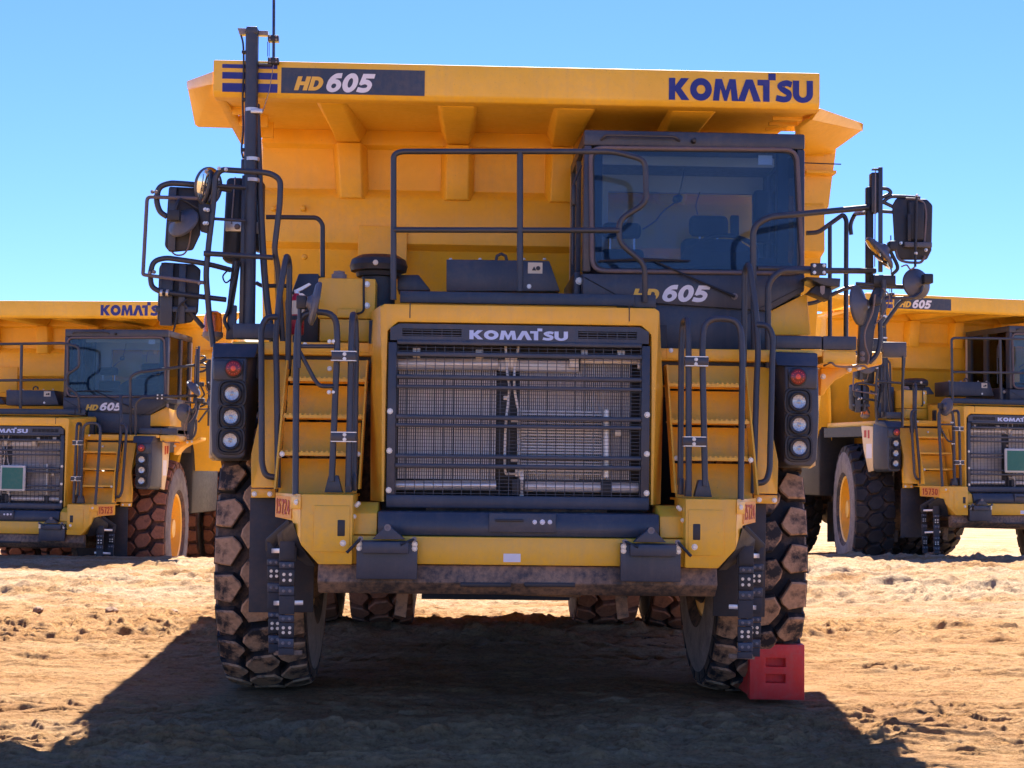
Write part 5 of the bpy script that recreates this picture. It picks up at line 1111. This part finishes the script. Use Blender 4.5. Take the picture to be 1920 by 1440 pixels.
# fire extinguisher strapped to the deck
ye = -.86
base = world(555, 628, ye)
E = empty('fire_extinguisher', base)
def el(*a): return a
r = .055; ht = world(555, 553, ye).z-base.z
MB().lathe((0, 0, 0), (0, 0, 1), [(0, r*.9), (.01, r), (ht-.06, r), (ht-.025, r*.85), (ht-.005, r*.45), (ht+.01, .02)], 28).build('cylinder_body', M['extred'], E, ang=40)
MB().lathe((0, 0, ht*.50), (0, 0, 1), [(0, r*1.015), (ht*.34, r*1.015)], 28).build('label', M['cream'], E)
MB().lathe((0, 0, ht*.36), (0, 0, 1), [(0, r*1.06), (.03, r*1.06)], 24).build('strap', M['black'], E)
MB().lathe((0, 0, ht), (0, 0, 1), [(0, .02), (.035, .018)], 12).plate([(-.02, -.012, ht+.03), (.03, -.012, ht+.055), (.085, -.012, ht+.085), (.10, -.012, ht+.075), (.04, -.012, ht+.035), (.0, -.012, ht+.02)], (0, .024, 0)).build('valve', M['steel'], E)
MB().plate([(.005, -.014, ht+.01), (.04, -.014, ht+.012), (.105, -.014, ht-.035), (.10, -.014, ht-.06)], (0, .028, 0)).build('handle', M['alloy'], E)
MB().tube([(-.015, 0, ht+.015), (-.06, 0, ht+.01), (-.075, .02, ht-.06), (-.06, .03, ht-.25)], .010, 8).build('hose', M['black'], E)
tag(E, 'red fire extinguisher with cream label standing on the front truck deck', 'fire extinguisher')
# red wheel chock in front of the near-side tyre
def ground_pt(px, py, z=0):
    r_ = FW*FPX+RT*(px-960)+UP*(720-py); t = (z-HC)/r_.z; return Vector((r_.x*t, r_.y*t, z))
cb = ground_pt(1457, 1309, .055); d = cb.y; sc_ = d/FPX; w2, h = 51*sc_, 99*sc_
K = empty('wheel_chock', (cb.x, cb.y, .055))
m = MB(); ins = .012
ch_ = [(-w2, -.012), (w2, -.012), (w2, h), (-w2+.06, h), (-w2+.045, h-.012), (-w2, h-.065)]
# face plate with two recessed pockets, built as strips
pk = [(-.052, .052, h*.36-.03, h*.36+.030), (-.052, .052, h*.66-.032, h*.66+.030)]
sx0, sx1 = pk[0][0]*1.55, pk[0][1]*1.15
zs = [h*.28, h*.44, h*.58, h*.74]
V_, F_ = fill([[(-w2, -.012), (w2, -.012), (w2, h), (-w2, h)], [(sx0, zs[0]), (sx0, zs[1]), (sx1, zs[1]), (sx1, zs[0])], [(sx0, zs[2]), (sx0, zs[3]), (sx1, zs[3]), (sx1, zs[2])]], 1.0)
f_ = MB().add([(x, .05+.1*zz, y) for x, y, zz in V_], F_)
bm_ = bmesh.new(); vv_ = [bm_.verts.new(v) for v in f_.v]
for q_ in f_.f: bm_.faces.new([vv_[i] for i in q_])
bmesh.ops.remove_doubles(bm_, verts=bm_.verts, dist=1e-5); bm_.verts.index_update()
f_.v = [tuple(v.co) for v in bm_.verts]; f_.f = [tuple(v.index for v in q_.verts) for q_ in bm_.faces]; f_.mi = [0]*len(f_.f); bm_.free()
f_.build('face_block', M['redplastic'], K, bevel=.006)
MB().box(sx0, sx1, .075, .099, zs[0]-.002, zs[1]+.002).box(sx0, sx1, .075, .099, zs[2]-.002, zs[3]+.002).build('pocket', M['redplastic'], K)
MB().loft([(-w2+.004, .1005, 0), (w2-.004, .1005, 0), (w2-.004, .1005, h-.004), (-w2+.03, .1005, h-.004)], [(-w2-.02, .60, 0), (w2-.004, .60, 0), (w2-.004, .60, .06), (-w2-.02, .60, .06)]).build('wedge', M['redplastic'], K, bevel=.008)
tag(K, 'red plastic wheel chock with two square pockets in front of the front truck tyre', 'wheel chock')
# puddle
pc = ground_pt(1222, 1203)
mp_, n_, b_ = mat_base('puddle_water'); b_.inputs['Base Color'].default_value = (.06, .045, .035, 1); b_.inputs['Roughness'].default_value = .04
pz = float(height(np.array([pc.x]), np.array([pc.y]))[0])+.02
pts = [(pc.x+(.30+.10*math.sin(3*t+1))*math.cos(t), pc.y+(.62+.2*math.sin(2*t))*math.sin(t), 0) for t in [2*math.pi*k/30 for k in range(30)]]
pu = MB().add([(x, y, pz) for x, y, _ in pts], [tuple(range(30))]).build('puddle', mp_, None, kind='structure')
# clods lying on the ground
rng = random.Random(3)
def clod(px, py, wpx):
    p = ground_pt(px, py); s_ = wpx*p.y/FPX/2
    bm = bmesh.new(); bmesh.ops.create_icosphere(bm, subdivisions=3, radius=1)
    for v in bm.verts:
        k = 1+.35*(float(vnoise(np.array(v.co.x*1.7+px), np.array(v.co.y*1.7+v.co.z*2.3), 5))-.5)+.2*(float(vnoise(np.array(v.co.x*4+px), np.array(v.co.z*4+v.co.y*3), 8))-.5)
        v.co = Vector((v.co.x*k*s_, v.co.y*k*s_*.8, v.co.z*k*s_*.6))
    me = bpy.data.meshes.new('dirt_clod'); bm.to_mesh(me); bm.free(); me.materials.append(M['rock'])
    o = bpy.data.objects.new('dirt_clod', me); COL.objects.link(o)
    o.location = (p.x, p.y, float(height(np.array([p.x]), np.array([p.y]))[0])+s_*.35); o.rotation_euler = (0, 0, rng.uniform(0, 6)); return o
for (px, py, wpx, lab) in ((325, 1158, 22, 'rounded brown dirt clod on the ground nearest the front truck left tyre'), (209, 1157, 24, 'flat brown dirt clod between two other clods left of the front truck'), (72, 1153, 22, 'brown dirt clod farthest left in the line of clods')):
    tag(clod(px, py, wpx), lab, 'dirt clod', 'dirt clods left of the front truck')
bpy.context.view_layer.update()
